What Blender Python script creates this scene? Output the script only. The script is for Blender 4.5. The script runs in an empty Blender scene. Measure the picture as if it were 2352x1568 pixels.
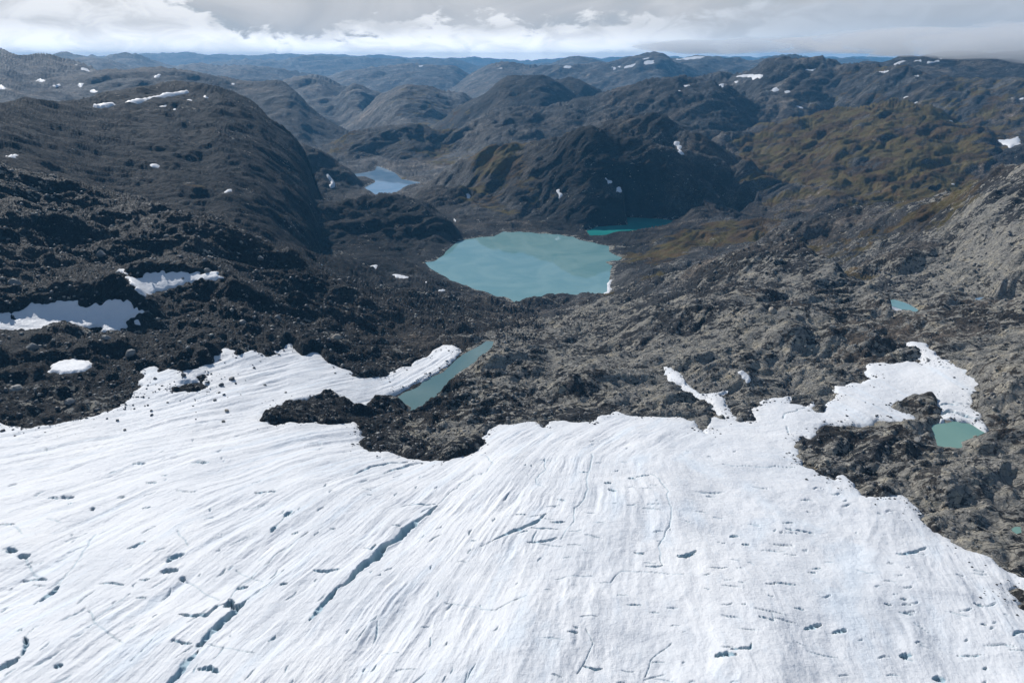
import bpy, math, random
import numpy as np
random.seed(7)
F4 = np.float32
# ------------------------------------------------------------------ camera
sc = bpy.context.scene
PITCH = math.radians(22.33)
FPX = 1568.0                       # focal length in pixels of a 2352 x 1568 frame
cam_d = bpy.data.cameras.new("camera")
cam_d.sensor_width = 36.0; cam_d.lens = 24.0
cam_d.clip_start = 1.0; cam_d.clip_end = 126000.0
cam = bpy.data.objects.new("camera", cam_d)
sc.collection.objects.link(cam)
cam.location = (0, 0, 0)
cam.rotation_euler = (math.radians(90) - PITCH, 0, 0)
sc.camera = cam
# ------------------------------------------------------------------ light
SUN_AZ, SUN_EL = math.radians(-36), math.radians(34)      # ahead of the camera, to the left
SUN_POWER, SKY_STRENGTH, EXPOSURE = 5.0, 0.07, -0.08
sd = bpy.data.lights.new("sun", 'SUN'); sd.energy = SUN_POWER; sd.angle = math.radians(0.5); sd.color = (1.0, 0.97, 0.93)
sun = bpy.data.objects.new("sun", sd); sc.collection.objects.link(sun)
sun.rotation_euler = (math.radians(90) - SUN_EL, 0, math.pi - SUN_AZ)
sun.location = (-3000, 4000, 3500)
sc.view_settings.view_transform = 'Standard'; sc.view_settings.look = 'None'
sc.view_settings.exposure = EXPOSURE; sc.view_settings.gamma = 1.0; sc.view_settings.use_curve_mapping = False
sc.render.engine = 'CYCLES'
sc.cycles.use_denoising = True
sc.cycles.max_bounces = 5; sc.cycles.diffuse_bounces = 2; sc.cycles.glossy_bounces = 2
sc.cycles.volume_bounces = 1; sc.cycles.transparent_max_bounces = 8
sc.cycles.sample_clamp_indirect = 4.0; sc.cycles.sample_clamp_direct = 12.0


class NT:
    """small helper round a node tree"""
    def __init__(s, nt): s.nt = nt; s.n = nt.nodes; s.l = nt.links; s.n.clear()
    def node(s, t, **kw):
        n = s.n.new(t)
        for k, v in kw.items(): setattr(n, k, v)
        return n
    def put(s, sock, v):
        if v is None: return
        if isinstance(v, bpy.types.NodeSocket): s.l.new(v, sock)
        else:
            if isinstance(v, (tuple, list)) and len(v) == 3 and sock.type == 'RGBA': v = (*v, 1.0)
            sock.default_value = v
    def math(s, op, a, b=None, c=None, clamp=False):
        n = s.node('ShaderNodeMath', operation=op, use_clamp=clamp)
        s.put(n.inputs[0], a); s.put(n.inputs[1], b); s.put(n.inputs[2], c)
        return n.outputs[0]
    def vmath(s, op, a, b=None):
        n = s.node('ShaderNodeVectorMath', operation=op); s.put(n.inputs[0], a); s.put(n.inputs[1], b)
        return n.outputs[0]
    def mix(s, f, a, b, typ='RGBA', blend='MIX'):
        n = s.node('ShaderNodeMix', data_type=typ)
        if typ == 'RGBA': n.blend_type = blend
        i = {'RGBA': (6, 7, 2), 'FLOAT': (2, 3, 0), 'VECTOR': (4, 5, 1)}[typ]
        s.put(n.inputs[0], f); s.put(n.inputs[i[0]], a); s.put(n.inputs[i[1]], b)
        return n.outputs[i[2]]
    def noise(s, vec, scale, detail=6, rough=0.6, lac=2.0, dist=0.0, dim='3D', out='Fac'):
        n = s.node('ShaderNodeTexNoise', noise_dimensions=dim)
        s.put(n.inputs['Vector'], vec); s.put(n.inputs['Scale'], scale); s.put(n.inputs['Detail'], detail)
        s.put(n.inputs['Roughness'], rough); s.put(n.inputs['Lacunarity'], lac); s.put(n.inputs['Distortion'], dist)
        return n.outputs[out]
    def vor(s, vec, scale, feature='F1', out='Distance', rnd=1.0, dim='3D'):
        n = s.node('ShaderNodeTexVoronoi', feature=feature, voronoi_dimensions=dim)
        s.put(n.inputs['Vector'], vec); s.put(n.inputs['Scale'], scale); s.put(n.inputs['Randomness'], rnd)
        return n.outputs[out]
    def step(s, v, lo, hi, a=0.0, b=1.0):
        n = s.node('ShaderNodeMapRange', interpolation_type='SMOOTHSTEP')
        for i, q in enumerate((v, lo, hi, a, b)): s.put(n.inputs[i], q)
        return n.outputs[0]
    def ramp(s, f, stops, interp='LINEAR'):
        n = s.node('ShaderNodeValToRGB'); cr = n.color_ramp; cr.interpolation = interp
        while len(cr.elements) < len(stops): cr.elements.new(0.5)
        for e, (p, c) in zip(cr.elements, stops):
            e.position = p; e.color = (*c, 1) if isinstance(c, (tuple, list)) else (c, c, c, 1)
        s.put(n.inputs[0], f); return n.outputs[0]
    def attr(s, name, out='Fac'):
        n = s.node('ShaderNodeAttribute', attribute_name=name); return n.outputs[out]


# ------------------------------------------------------------------ sky: Nishita behind a broken cloud deck
world = bpy.data.worlds.new("World"); sc.world = world; world.use_nodes = True
W = NT(world.node_tree)
sky = W.node('ShaderNodeTexSky', sky_type='NISHITA', sun_disc=False, sun_elevation=SUN_EL,
             sun_rotation=SUN_AZ, altitude=1200.0, air_density=1.0, dust_density=1.0, ozone_density=1.5)
tc = W.node('ShaderNodeTexCoord')
dirv = W.vmath('NORMALIZE', tc.outputs['Generated'])
sx = W.node('ShaderNodeSeparateXYZ'); W.l.new(dirv, sx.inputs[0])
X_, Y_, Z_ = sx.outputs
azi = W.math('MULTIPLY', W.math('ARCTAN2', X_, Y_), 180 / math.pi)          # degrees, right of the view axis
ele = W.math('MULTIPLY', W.math('ARCSINE', Z_), 180 / math.pi)
cb = W.node('ShaderNodeCombineXYZ'); W.put(cb.inputs[0], azi); W.put(cb.inputs[1], W.math('MULTIPLY', ele, 2.3))
cvec = cb.outputs[0]
# low cumulus bank: top edge wanders with azimuth
azn = W.math('MULTIPLY_ADD', azi, 1 / 100.0, 0.5)
edge = W.ramp(azn, [(0.0, .7), (0.10, .9), (0.18, .85), (0.25, .60), (0.30, .20), (0.345, .17), (0.40, .33), (0.47, .35), (0.53, .33),
                    (0.60, .38), (0.66, .36), (0.76, .62), (0.88, .70), (1.0, .6)], 'B_SPLINE')
edge = W.math('MULTIPLY', edge, 8.5)
n_big = W.noise(cvec, 0.16, 8, 0.58, dist=0.4, dim='2D')
n_edge = W.noise(cvec, 0.42, 10, 0.58, dist=0.25, dim='2D')
ed2 = W.math('ADD', edge, W.math('MULTIPLY', W.math('SUBTRACT', n_edge, 0.5), 4.2))
soft = W.step(azi, 8.0, 30.0, 0.5, 1.6)
bank = W.step(W.math('DIVIDE', W.math('SUBTRACT', ed2, ele), soft), -0.6, 0.9)
inner = W.noise(W.vmath('ADD', cvec, (31.0, 7.0, 0.0)), 0.30, 9, 0.56, dist=0.5, dim='2D')
white = W.ramp(azn, [(0.0, 1.1), (0.16, 1.3), (0.30, 1.25), (0.42, 1.1), (0.55, .95), (0.64, .80), (0.72, .66), (0.8, .60), (1.0, .58)], 'B_SPLINE')
shade = W.step(inner, 0.30, 0.62, 0.82, 1.06)
shade = W.mix(W.step(azi, 12.0, 28.0), shade, W.step(inner, 0.2, 0.8, 0.93, 1.05), 'FLOAT')
bank_v = W.math('MULTIPLY', W.math('MULTIPLY', white, shade), W.step(ele, 2.6, 0.3, 1.0, W.step(azi, 5.0, 20.0, 2.0, 1.5)))
tint = W.mix(W.step(azi, 5.0, 26.0), (1.0, 1.0, 1.01), (0.93, 0.99, 1.08))
bank_c = W.vmath('MULTIPLY', tint, W.mix(1.0, (0, 0, 0), bank_v))
# high layered grey deck above the bank, opening to blue further up
deck_n = W.noise(cvec, (0.07), 7, 0.55, dist=0.8, dim='2D')
deck_c = W.ramp(deck_n, [(0.30, (.50, .54, .58)), (0.5, (.60, .61, .63)), (0.7, (.74, .74, .75))])
d3 = W.noise(dirv, 3.2, 8, 0.6, dist=0.5)
blue = W.vmath('MULTIPLY', sky.outputs[0], (SKY_STRENGTH, SKY_STRENGTH, SKY_STRENGTH))
up_c = W.ramp(W.noise(dirv, 7.0, 6, 0.55), [(0.36, (.12, .18, .27)), (0.48, (.30, .38, .50)), (0.60, (.80, .85, .93))])
high = W.mix(W.step(d3, 0.50, 0.66), W.mix(0.35, blue, (.12, .26, .52)), up_c)
deck = W.mix(W.step(ele, 5.0, 11.0), deck_c, high)
skyc = W.mix(bank, deck, bank_c)
low = W.step(ele, -0.9, 0.1)
skyc = W.mix(low, (.30, .40, .52), skyc)
bg = W.node('ShaderNodeBackground'); W.put(bg.inputs[0], skyc); bg.inputs[1].default_value = 1.0
wo = W.node('ShaderNodeOutputWorld'); W.l.new(bg.outputs[0], wo.inputs[0])

# ------------------------------------------------------------------ helpers
def ray(px, py):
    """pixel of the 2352 frame -> azimuth, slope (z per horizontal metre)"""
    a = (np.asarray(px, float) - 1176.0) / FPX; b = (784.0 - np.asarray(py, float)) / FPX
    y = math.cos(PITCH) + b * math.sin(PITCH); z = b * math.cos(PITCH) - math.sin(PITCH)
    h = np.hypot(a, y)
    return np.arctan2(a, y), z / h
OFF = {0: (0, 0, 1), 1: (0, 0, .3336), 2: (783.7, 0, .3336), 3: (1567.4, 0, .3336), 4: (0, 523.1, .3336), 5: (783.7, 523.1, .3336),
       6: (1567.4, 523.1, .3336), 7: (0, 1045.2, .3336), 8: (783.7, 1045.2, .3336), 9: (1567.4, 1045.2, .3336)}
def PX(r, pts):
    o = OFF[r]; return [(o[0] + x * o[2], o[1] + y * o[2]) for x, y in pts]
def nums(s): 
    v = [float(t) for t in s.replace(',', ' ').split()]
    return list(zip(v[0::2], v[1::2]))

RNG = np.random.RandomState(11)
_T = 512
_ANG = RNG.rand(_T * _T).astype(F4) * 2 * np.pi
_GX, _GY = np.cos(_ANG), np.sin(_ANG)
_R1, _R2, _R3 = (RNG.rand(_T * _T).astype(F4) for _ in range(3))
def gnoise(x, y, seed=0):
    x = np.asarray(x, F4) + F4(seed * 37.17 + 1000); y = np.asarray(y, F4) + F4(seed * 11.73 + 1000)
    xf = np.floor(x); yf = np.floor(y); xi = xf.astype(np.int32); yi = yf.astype(np.int32)
    fx = x - xf; fy = y - yf
    u = fx * fx * fx * (fx * (fx * 6 - 15) + 10); v = fy * fy * fy * (fy * (fy * 6 - 15) + 10)
    def g(ix, iy, dx, dy):
        k = ((ix & 511) << 9) + (iy & 511); return _GX[k] * dx + _GY[k] * dy
    a = g(xi, yi, fx, fy); b = g(xi + 1, yi, fx - 1, fy); c = g(xi, yi + 1, fx, fy - 1); d = g(xi + 1, yi + 1, fx - 1, fy - 1)
    return ((a + (b - a) * u) * (1 - v) + (c + (d - c) * u) * v) * F4(1.5)
def cells(x, y, seed=0):
    """Worley: distance to nearest point and that cell's random value"""
    x = np.asarray(x, F4) + F4(seed * 53.1 + 900); y = np.asarray(y, F4) + F4(seed * 29.3 + 900)
    xf = np.floor(x); yf = np.floor(y); xi = xf.astype(np.int32); yi = yf.astype(np.int32)
    best = np.full(x.shape, 9, F4); rv = np.zeros(x.shape, F4)
    for i in (-1, 0, 1):
        for j in (-1, 0, 1):
            k = (((xi + i) & 511) << 9) + ((yi + j) & 511)
            dx = xf + i + _R1[k] - x; dy = yf + j + _R2[k] - y
            d = dx * dx + dy * dy; m = d < best
            best = np.where(m, d, best); rv = np.where(m, _R3[k], rv)
    return np.sqrt(best), rv
def sstep(x, a, b):
    t = np.clip((x - a) / (b - a), 0, 1); return t * t * (3 - 2 * t)
def polysd(x, y, poly):
    """signed distance in plan, positive inside"""
    P = np.asarray(poly, F4); Q = np.roll(P, -1, 0)
    best = np.full(x.shape, 1e12, F4); ins = np.zeros(x.shape, bool)
    for (ax, ay), (bx, by) in zip(P, Q):
        ex, ey = bx - ax, by - ay; L = ex * ex + ey * ey + F4(1e-9)
        wx = x - ax; wy = y - ay
        t = np.clip((wx * ex + wy * ey) / L, 0, 1)
        dx = wx - ex * t; dy = wy - ey * t
        np.minimum(best, dx * dx + dy * dy, out=best)
        if ay != by:
            c = ((ay > y) != (by > y)) & (wx < ex * (wy / (ey if ey != 0 else F4(1e-9))))
            ins ^= c
    d = np.sqrt(best)
    return np.where(ins, d, -d)
def linesd(x, y, pts):
    """distance to an open polyline and position 0..1 along it"""
    P = np.asarray(pts, F4); seg = np.hypot(*(P[1:] - P[:-1]).T); tot = max(float(seg.sum()), 1e-6)
    best = np.full(x.shape, 1e12, F4); pos = np.zeros(x.shape, F4); acc = 0.0
    for i in range(len(P) - 1):
        ax, ay = P[i]; ex, ey = P[i + 1] - P[i]; L = ex * ex + ey * ey + F4(1e-9)
        wx = x - ax; wy = y - ay; t = np.clip((wx * ex + wy * ey) / L, 0, 1)
        d = (wx - ex * t) ** 2 + (wy - ey * t) ** 2; m = d < best
        best = np.where(m, d, best); pos = np.where(m, (acc + t * seg[i]) / tot, pos); acc += float(seg[i])
    return np.sqrt(best), pos

# ------------------------------------------------------------------ large form of the land: a smooth base surface
# (px, py, z): ground seen at that pixel lies at height z relative to the camera
CTRL = """
-400 1750 -150  0 1568 -150  600 1568 -148  1176 1568 -146  1800 1568 -150  2352 1568 -158  2800 1700 -160  -400 1350 -163  0 1300 -166
600 1300 -164  1176 1300 -162  1700 1300 -165  2200 1350 -170  2700 1450 -172  -300 1100 -180  0 1080 -184  400 1090 -182  800 1080 -182
1150 1060 -181  1500 1080 -180  1850 1080 -184  2200 1180 -181  2600 1250 -176  -300 960 -196  0 990 -194  300 960 -196  600 900 -202  850 860 -220
520 800 -199  200 860 -192  0 880 -190  -300 850 -186  700 960 -199  900 985 -213 950 940 -220 870 930 -218 1000 900 -221  1000 1040 -197  1200 930 -209  1400 950 -202  1650 960 -200
1900 950 -196  2100 930 -193  2250 960 -190  2350 1050 -184  2600 1000 -178
0 730 -190  -300 720 -176  300 700 -193  200 640 -178  450 650 -192  600 720 -205  750 780 -218  1000 850 -224  1050 790 -226  1180 790 -232
0 600 -168  -300 560 -150  300 570 -186  150 480 -150  350 520 -180  550 620 -212  700 700 -228  900 720 -262  850 640 -280  1050 700 -300
750 610 -262  650 560 -230  950 600 -322  1180 700 -326  1220 760 -268  1300 700 -322  1350 740 -272  1500 760 -232  1450 700 -252  1400 850 -217
1550 850 -208  1700 780 -204  1900 800 -202  1650 690 -212  1850 680 -206  2050 850 -194  2200 850 -187  2050 730 -203  2100 690 -207  2250 690 -198
2352 760 -182  2352 880 -178  2600 760 -162  2600 600 -160  2352 620 -186  2200 620 -205  2050 640 -218  1950 620 -240
1420 600 -328  1450 640 -310  1550 600 -300  1700 560 -290  1850 540 -270  1300 530 -336 1250 510 -330 1180 520 -320 1500 545 -328
"""
# (px azimuth, horizontal distance, z): ground behind crests, valley floors, far country
CTRL2 = """
-600 1300 -180  -200 1250 -200  100 1200 -215  300 1150 -235  500 1150 -290  650 1250 -320  600 1500 -330  750 1600 -333  700 1900 -335
850 1850 -338  900 2100 -338  1000 2200 -338  850 2500 -336  780 2900 -350  700 3600 -385  800 4300 -440  900 4800 -450  1000 4500 -430
1050 1600 -322  1150 1700 -310  1250 1900 -290  1100 2100 -310  1150 2400 -290  1300 2600 -260  1450 2700 -250  1600 2600 -250  1500 2200 -270
1700 1900 -290  1800 1650 -305  1900 1550 -306  2050 1540 -304  2200 1500 -292  2352 1500 -265  1750 2900 -240  2000 3200 -215  2200 3000 -190  2352 2600 -180
2352 1300 -225  2100 1250 -268  1950 1250 -292  1800 1300 -318  1650 1450 -333  1500 1500 -335  1400 1560 -333  1400 1400 -334  2700 1300 -170  2700 2200 -160
1550 1150 -318  1650 1050 -300  1780 1000 -285  1950 960 -262  2100 900 -232
-600 2600 -240  0 2800 -260  300 2900 -290  500 3200 -330  -600 4200 -260  0 4500 -280  400 5000 -380  -600 7000 -330  400 8000 -480  1000 8000 -520
1400 5000 -330  1800 5000 -260  2300 5000 -240  2900 5000 -200  1600 8000 -400  2300 9000 -380  2900 9000 -350 -600 15000 -500  600 15000 -600
1200 15000 -600  2000 15000 -550  2900 15000 -500  -700 25000 -700  600 25000 -700  1800 25000 -700  3000 25000 -700
-900 90 -140  0 80 -141  1176 70 -138  2300 80 -146  3100 90 -150
"""
v = [float(t) for t in CTRL.split()]; A = np.array(v).reshape(-1, 3)
az1, sl1 = ray(A[:, 0], A[:, 1]); d1 = A[:, 2] / sl1
v = [float(t) for t in CTRL2.split()]; B = np.array(v).reshape(-1, 3)
def paz(px): return np.arctan2((np.asarray(px, float) - 1176.0) / FPX, math.cos(PITCH) + 0.12)
az2 = paz(B[:, 0])
cu = np.concatenate([az1, az2]); cd = np.concatenate([d1, B[:, 1]]); cz = np.concatenate([A[:, 2], B[:, 2]])
def uv(az, d): return az * 2.2, np.log(d)
cu_, cv_ = uv(cu, cd)
def kern(r2): return np.sqrt(r2 + 0.03 ** 2)
n = len(cz)
K = kern((cu_[:, None] - cu_[None]) ** 2 + (cv_[:, None] - cv_[None]) ** 2) - np.eye(n) * 0.015
M = np.zeros((n + 3, n + 3)); M[:n, :n] = K; M[:n, n] = 1; M[:n, n + 1] = cu_; M[:n, n + 2] = cv_; M[n:, :n] = M[:n, n:].T
wts = np.linalg.solve(M, np.concatenate([cz, [0, 0, 0]]))
NA, ND = 600, 1000
AZ = np.linspace(-1.0, 1.0, NA); LD = np.linspace(math.log(62.0), math.log(26000.0), ND); DD = np.exp(LD)
U_, V_ = np.meshgrid(AZ * 2.2, LD, indexing='ij')
def rbf(U, V):
    out = (wts[n] + wts[n + 1] * U + wts[n + 2] * V)
    for i in range(n): out += wts[i] * kern((U - cu_[i]) ** 2 + (V - cv_[i]) ** 2)
    return out
# evaluate on a coarser grid, then upsample (smooth)
ia = np.arange(0, NA, 3); ia[-1] = NA - 1; idd = np.arange(0, ND, 3); idd[-1] = ND - 1
small = rbf(U_[np.ix_(ia, idd)], V_[np.ix_(ia, idd)])
tmp = np.empty((len(ia), ND))
for k in range(len(ia)): tmp[k] = np.interp(np.arange(ND), idd, small[k])
BASE = np.empty((NA, ND))
for k in range(ND): BASE[:, k] = np.interp(np.arange(NA), ia, tmp[:, k])

# ------------------------------------------------------------------ hills and mountains: crest lines with distance
# name, label, [(px, py, distance)], front slope, back slope, rounding radius
HILLS = [
 ("distant_range", "palest blue mountain range along the horizon under the clouds", "-700 132 19500 -300 132 19500 0 133 19500 100 128 19500 200 131 19500 330 122 19500 420 124 19500 600 127 19500 700 130 19500 860 127 19500 1000 134 19500 1150 139 19500 1300 136 19500 1450 131 19500 1600 134 19500 1830 128 19500 1900 130 19500 2050 136 19500 2350 138 19500 3000 136 19500", .14, .2, 900),
 ("blue_ridge", "hazy blue ridge below the white cloud bank", "420 160 14000 470 150 14000 560 140 14000 680 134 14000 784 132 14000 827 129 14000 877 137 14000 950 137 14000 1037 138 14000 1074 147 14000 1150 158 14000", .2, .2, 600),
 ("blue_ridge", "small hazy blue ridge right of the horizon gap", "1150 160 12500 1200 152 12500 1260 147 12500 1320 150 12500 1420 160 12500", .25, .2, 500),
 ("blue_ridge", "pale blue ridge showing through the gap between the right mountains", "1790 160 12500 1834 131 12500 1880 130 12500 1920 138 12500 1980 139 12500 2060 150 12500", .2, .2, 500),
 ("blue_hill", "blue rounded hill at the far left horizon", "60 150 11000 100 133 11000 140 122 11000 180 128 11000 213 133 11000 240 135 11000 283 126 11000 317 128 11000 357 143 11000 400 151 11000 470 165 11000", .25, .2, 500),
 ("blue_hill", "blue hill behind the left snow flecked plateau", "140 150 8500 167 137 8500 213 131 8500 260 138 8500 300 153 8500 340 170 8500", .3, .3, 300),
 ("blue_hill", "long blue hill behind the valley left of centre", "380 165 9000 410 151 9000 440 146 9000 484 150 9000 567 147 9000 634 157 9000 710 173 9000 760 190 9000", .25, .3, 400),
 ("blue_hill", "blue hill with a small snow fleck beyond the valley", "700 195 8800 755 178 8800 784 163 8800 884 158 8800 944 148 8800 994 147 8800 1044 153 8800 1077 173 8800 1110 190 8800", .25, .3, 350),
 ("blue_mountain", "domed bluish mountain on the horizon right of centre", "1240 160 9000 1280 144 9000 1300 138 9000 1327 130 9000 1357 132 9000 1380 143 9000 1440 160 9000", .3, .3, 300),
 ("blue_hill", "blue green hill with one snow dash right of the valley", "1040 200 7000 1077 174 7000 1110 160 7000 1147 147 7000 1174 146 7000 1204 152 7000 1250 156 7000 1300 170 7000", .22, .3, 300),
 ("far_mountain", "dark blue mountain with several snow patches under the cloud", "1180 185 6500 1230 163 6500 1284 150 6500 1350 150 6500 1380 143 6500 1417 137 6500 1477 128 6500 1511 126 6500 1538 133 6500 1548 147 6500 1568 153 6500 1620 175 6500", .42, .3, 220),
 ("far_mountain", "snow topped mountain fading into cloud right of centre", "1500 150 7600 1560 134 7600 1620 130 7600 1700 134 7600 1760 135 7600 1830 128 7600 1880 142 7600", .25, .3, 260),
 ("far_mountain", "blue mountain flank rising right of the green valley", "600 225 5600 650 192 5600 690 180 5600 717 177 5600 744 178 5600 790 198 5600 830 215 5600 880 240 5600", .3, .3, 200),
 ("rocky_knob", "small dark knob on the valley shoulder", "780 225 5000 794 208 5000 814 198 5000 830 199 5000 844 207 5000 880 218 5000 900 235 5000", .5, .5, 80),
 ("left_plateau", "snow flecked plateau at the far left", "-700 122 5000 -200 124 5000 0 119 4800 20 128 4800 40 135 4800 100 129 4800 180 140 4800 215 158 4700 260 185 4500", .16, .3, 260),
 ("central_hill", "rounded brown blue hill standing in the valley", "830 262 4300 867 228 4300 910 202 4300 934 196 4300 984 200 4300 1017 212 4300 1067 222 4300 1110 250 4300", .36, .4, 150),
 ("far_mountain", "cloud covered mountain at the right edge of the horizon", "1930 165 4300 1974 144 4300 1990 139 4300 2027 143 4300 2060 133 4300 2087 130 4300 2168 125 4300 2234 124 4300 2352 124 4300 2900 124 4300", .22, .3, 200),
 ("long_mountain", "long dark blue mountain sloping into the valley behind the dome", "150 200 4000 213 168 4000 250 160 4000 317 154 4000 357 153 4000 400 157 4000 467 167 4000 534 182 4000 594 184 3900 650 192 3800 684 217 3700 707 247 3600 744 277 3500 800 305 3400", .34, .4, 150),
 ("dark_hill", "dark blue hill behind the flat topped hill", "1230 210 3950 1267 181 3950 1304 177 3950 1334 183 3950 1364 200 3950 1400 225 3950", .5, .5, 100),
 ("dark_hill", "flat topped dark blue hill right of the valley", "1010 290 3600 1034 267 3600 1050 247 3600 1117 213 3600 1144 187 3600 1167 177 3600 1200 175 3600 1244 173 3600 1267 183 3600 1304 207 3600 1345 235 3600", .5, .5, 90),
 ("right_mountain", "broad mountain carrying snow patches in the upper right", "1440 210 3400 1500 182 3400 1567 180 3400 1600 172 3400 1680 172 3400 1727 160 3400 1754 141 3400 1780 137 3400 1824 138 3400 1884 140 3400 1917 150 3400 1960 151 3400 2000 156 3300 2060 165 3200 2110 176 3100 2170 182 3000 2250 188 3000 2352 192 2900 2800 190 2900", .42, .35, 80),
 ("mid_ridge", "dark ridge crossing behind the cliff mountain", "1020 325 2800 1060 298 2850 1117 257 2900 1167 243 2900 1250 247 2900 1304 238 2900 1350 230 2950 1384 213 3000 1434 197 3050 1484 187 3050 1568 186 3000 1640 195 2950 1700 230 2900", .30, .35, 70),
 ("mid_hill", "low dark hill beyond the blue lake", "750 335 2800 784 315 2800 804 300 2800 850 293 2800 900 285 2800 944 281 2800 984 287 2800 997 296 2800 1017 300 2800 1047 298 2800 1060 307 2750 1090 330 2700", .55, .4, 45),
 ("right_hill", "broad brown hill with green flushes and diagonal ribs", "1600 345 2000 1640 322 2100 1700 303 2250 1767 288 2350 1834 267 2400 1900 257 2400 1930 247 2400 2000 248 2400 2100 255 2350 2160 267 2300 2200 283 2250 2250 296 2200 2352 318 2100 2700 330 2000", .175, .4, 50),
 ("back_peak", "rugged peak behind the dark cliff", "1330 325 1900 1370 293 1900 1417 273 1900 1444 267 1900 1484 262 1900 1517 265 1900 1551 283 1880 1567 290 1860 1594 297 1850 1617 320 1830 1634 338 1810 1654 345 1840 1667 364 1840 1694 382 1830 1720 402 1820 1780 440 1800", .9, .6, 28),
 ("cliff_mountain", "dark shadowed cliff mountain above the turquoise lake", "1030 392 1850 1060 372 1830 1100 350 1800 1150 336 1780 1200 334 1760 1250 320 1740 1304 307 1720 1350 305 1700 1384 311 1700 1410 319 1700 1450 322 1700 1520 335 1680 1580 350 1700 1640 375 1740 1680 400 1740 1730 440 1740", .80, .5, 26),
 ("rock_knob", "craggy grey knob right of the dark cliff", "1670 410 1740 1685 385 1750 1700 374 1750 1720 372 1750 1740 387 1740 1767 404 1730 1800 427 1710 1834 447 1690 1890 480 1660", .85, .5, 14),
 ("valley_spur", "rocky spur right of the dome with a snow streak", "670 350 2150 695 328 2150 740 348 2120 784 378 2080 815 405 2050 845 440 2000", .45, .5, 25),
 ("left_dome", "huge dark rounded rock dome with a steep shaded right flank", "-700 262 1400 -200 247 1450 0 236 1550 100 233 1650 150 228 1700 200 225 1750 300 209 1850 367 200 1900 417 197 1950 467 197 1950 500 202 1930 550 219 1900 584 238 1860 617 265 1830 650 290 1800 684 320 1780 707 354 1760 720 395 1740 732 430 1720 738 470 1700", .18, .55, 50),
 ("lake_knoll", "rounded dark knoll left of the turquoise lake", "540 505 1380 600 488 1400 700 472 1430 784 463 1450 830 453 1470 880 443 1480 930 450 1460 980 468 1440 1020 498 1400 1045 530 1360 1060 555 1330", .38, .4, 22),
 ("lake_knoll", "dark rocky knoll above the far lake shore", "960 452 1700 1000 432 1690 1060 440 1680 1100 462 1660 1130 495 1630 1145 530 1600", .38, .4, 20),
 ("lake_knoll", "rough dark outcrop at the foot of the cliff", "1140 470 1640 1180 430 1640 1230 420 1640 1280 440 1620 1310 480 1590 1330 510 1560", .55, .4, 14),
 ("shore_ridge", "brown grass topped ridge along the right shore of the lake", "1390 565 1380 1440 548 1390 1520 527 1400 1600 513 1400 1700 510 1390 1760 516 1370 1830 505 1330 1900 493 1280 1990 500 1200", .20, .35, 14),
 ("right_ridge", "bare ribbed rock ridge climbing to the right edge", "1790 520 1130 1860 508 1150 1900 494 1180 1934 484 1180 2000 473 1170 2067 467 1150 2134 458 1130 2200 433 1110 2284 395 1080 2352 377 1050 2700 330 950", .30, .5, 14),
 ("moraine_mound", "dark gravel mound between the lake and the right snow field", "1400 712 820 1450 678 830 1567 633 830 1634 610 830 1734 586 820 1800 583 810 1850 586 800 1884 600 785 1904 623 765 1934 641 745 1984 656 725 2000 680 690 2034 710 650", .16, .5, 12),
 ("rock_wall", "dark rock step above the shaded snow field at the left", "-400 640 690 -150 650 670 0 655 652 100 652 640 180 645 629 250 642 620 300 650 612 330 672 604 350 700 596", .88, .20, 2),
 ("rock_wall", "small dark rock step above the toothed snow field", "275 625 668 310 612 672 380 604 672 450 603 668 500 612 655 525 630 640", .45, .2, 2.5),
 ("rubble_slope", "sunlit rubble slope rising at the left edge", "-600 345 900 -200 352 900 0 378 900 83 413 880 167 423 870 234 437 860 334 462 845 417 479 830 500 503 810 580 540 790 640 570 770 730 622 740 800 665 715 850 700 690", .32, .38, 12),
]
hz = []; 
for nm, lab, s, sf, sb, rr in HILLS:
    q = np.array([float(t) for t in s.split()]).reshape(-1, 3)
    a_, s_ = ray(q[:, 0], q[:, 1]); zc = s_ * q[:, 2]
    o = np.argsort(a_); a_, zc, dc = a_[o], zc[o], q[o, 2]
    zi = np.interp(AZ, a_, zc); di = np.interp(AZ, a_, dc)
    out = np.maximum(a_[0] - AZ, AZ - a_[-1]).clip(0)
    zi = zi - out * di * 0.7
    kk = np.array([1, 2, 3, 2, 1.]); kk /= kk.sum()
    zi = np.convolve(np.pad(zi, 2, 'edge'), kk, 'valid'); di = np.convolve(np.pad(di, 4, 'edge'), np.ones(9) / 9, 'valid')
    r = DD[None, :] - di[:, None]
    sl = np.where(r < 0, sf, sb)
    hz.append(zi[:, None] - sl * (np.sqrt(r * r + rr * rr) - rr))
H = BASE.copy(); ZONE = np.zeros((NA, ND), np.int16)
for i, h in enumerate(hz):
    k = 0.006 * DD[None, :] + 1.0
    ZONE = np.where(h > H, i + 1, ZONE)
    m = np.maximum(H, h); H = m + k * np.log(np.exp((H - m) / k) + np.exp((h - m) / k))
    H -= k * math.log(2) * np.exp(-((h - (m)) / k) ** 2) * 0.0
def lut(T, az, d):
    """bilinear lookup of a polar table at azimuth / distance"""
    fa = np.clip((az - AZ[0]) / (AZ[1] - AZ[0]), 0, NA - 1.001); fd = np.clip((np.log(d) - LD[0]) / (LD[1] - LD[0]), 0, ND - 1.001)
    i = fa.astype(np.int32); j = fd.astype(np.int32); fa = fa - i; fd = fd - j
    return (T[i, j] * (1 - fa) + T[i + 1, j] * fa) * (1 - fd) + (T[i, j + 1] * (1 - fa) + T[i + 1, j + 1] * fa) * fd
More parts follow.
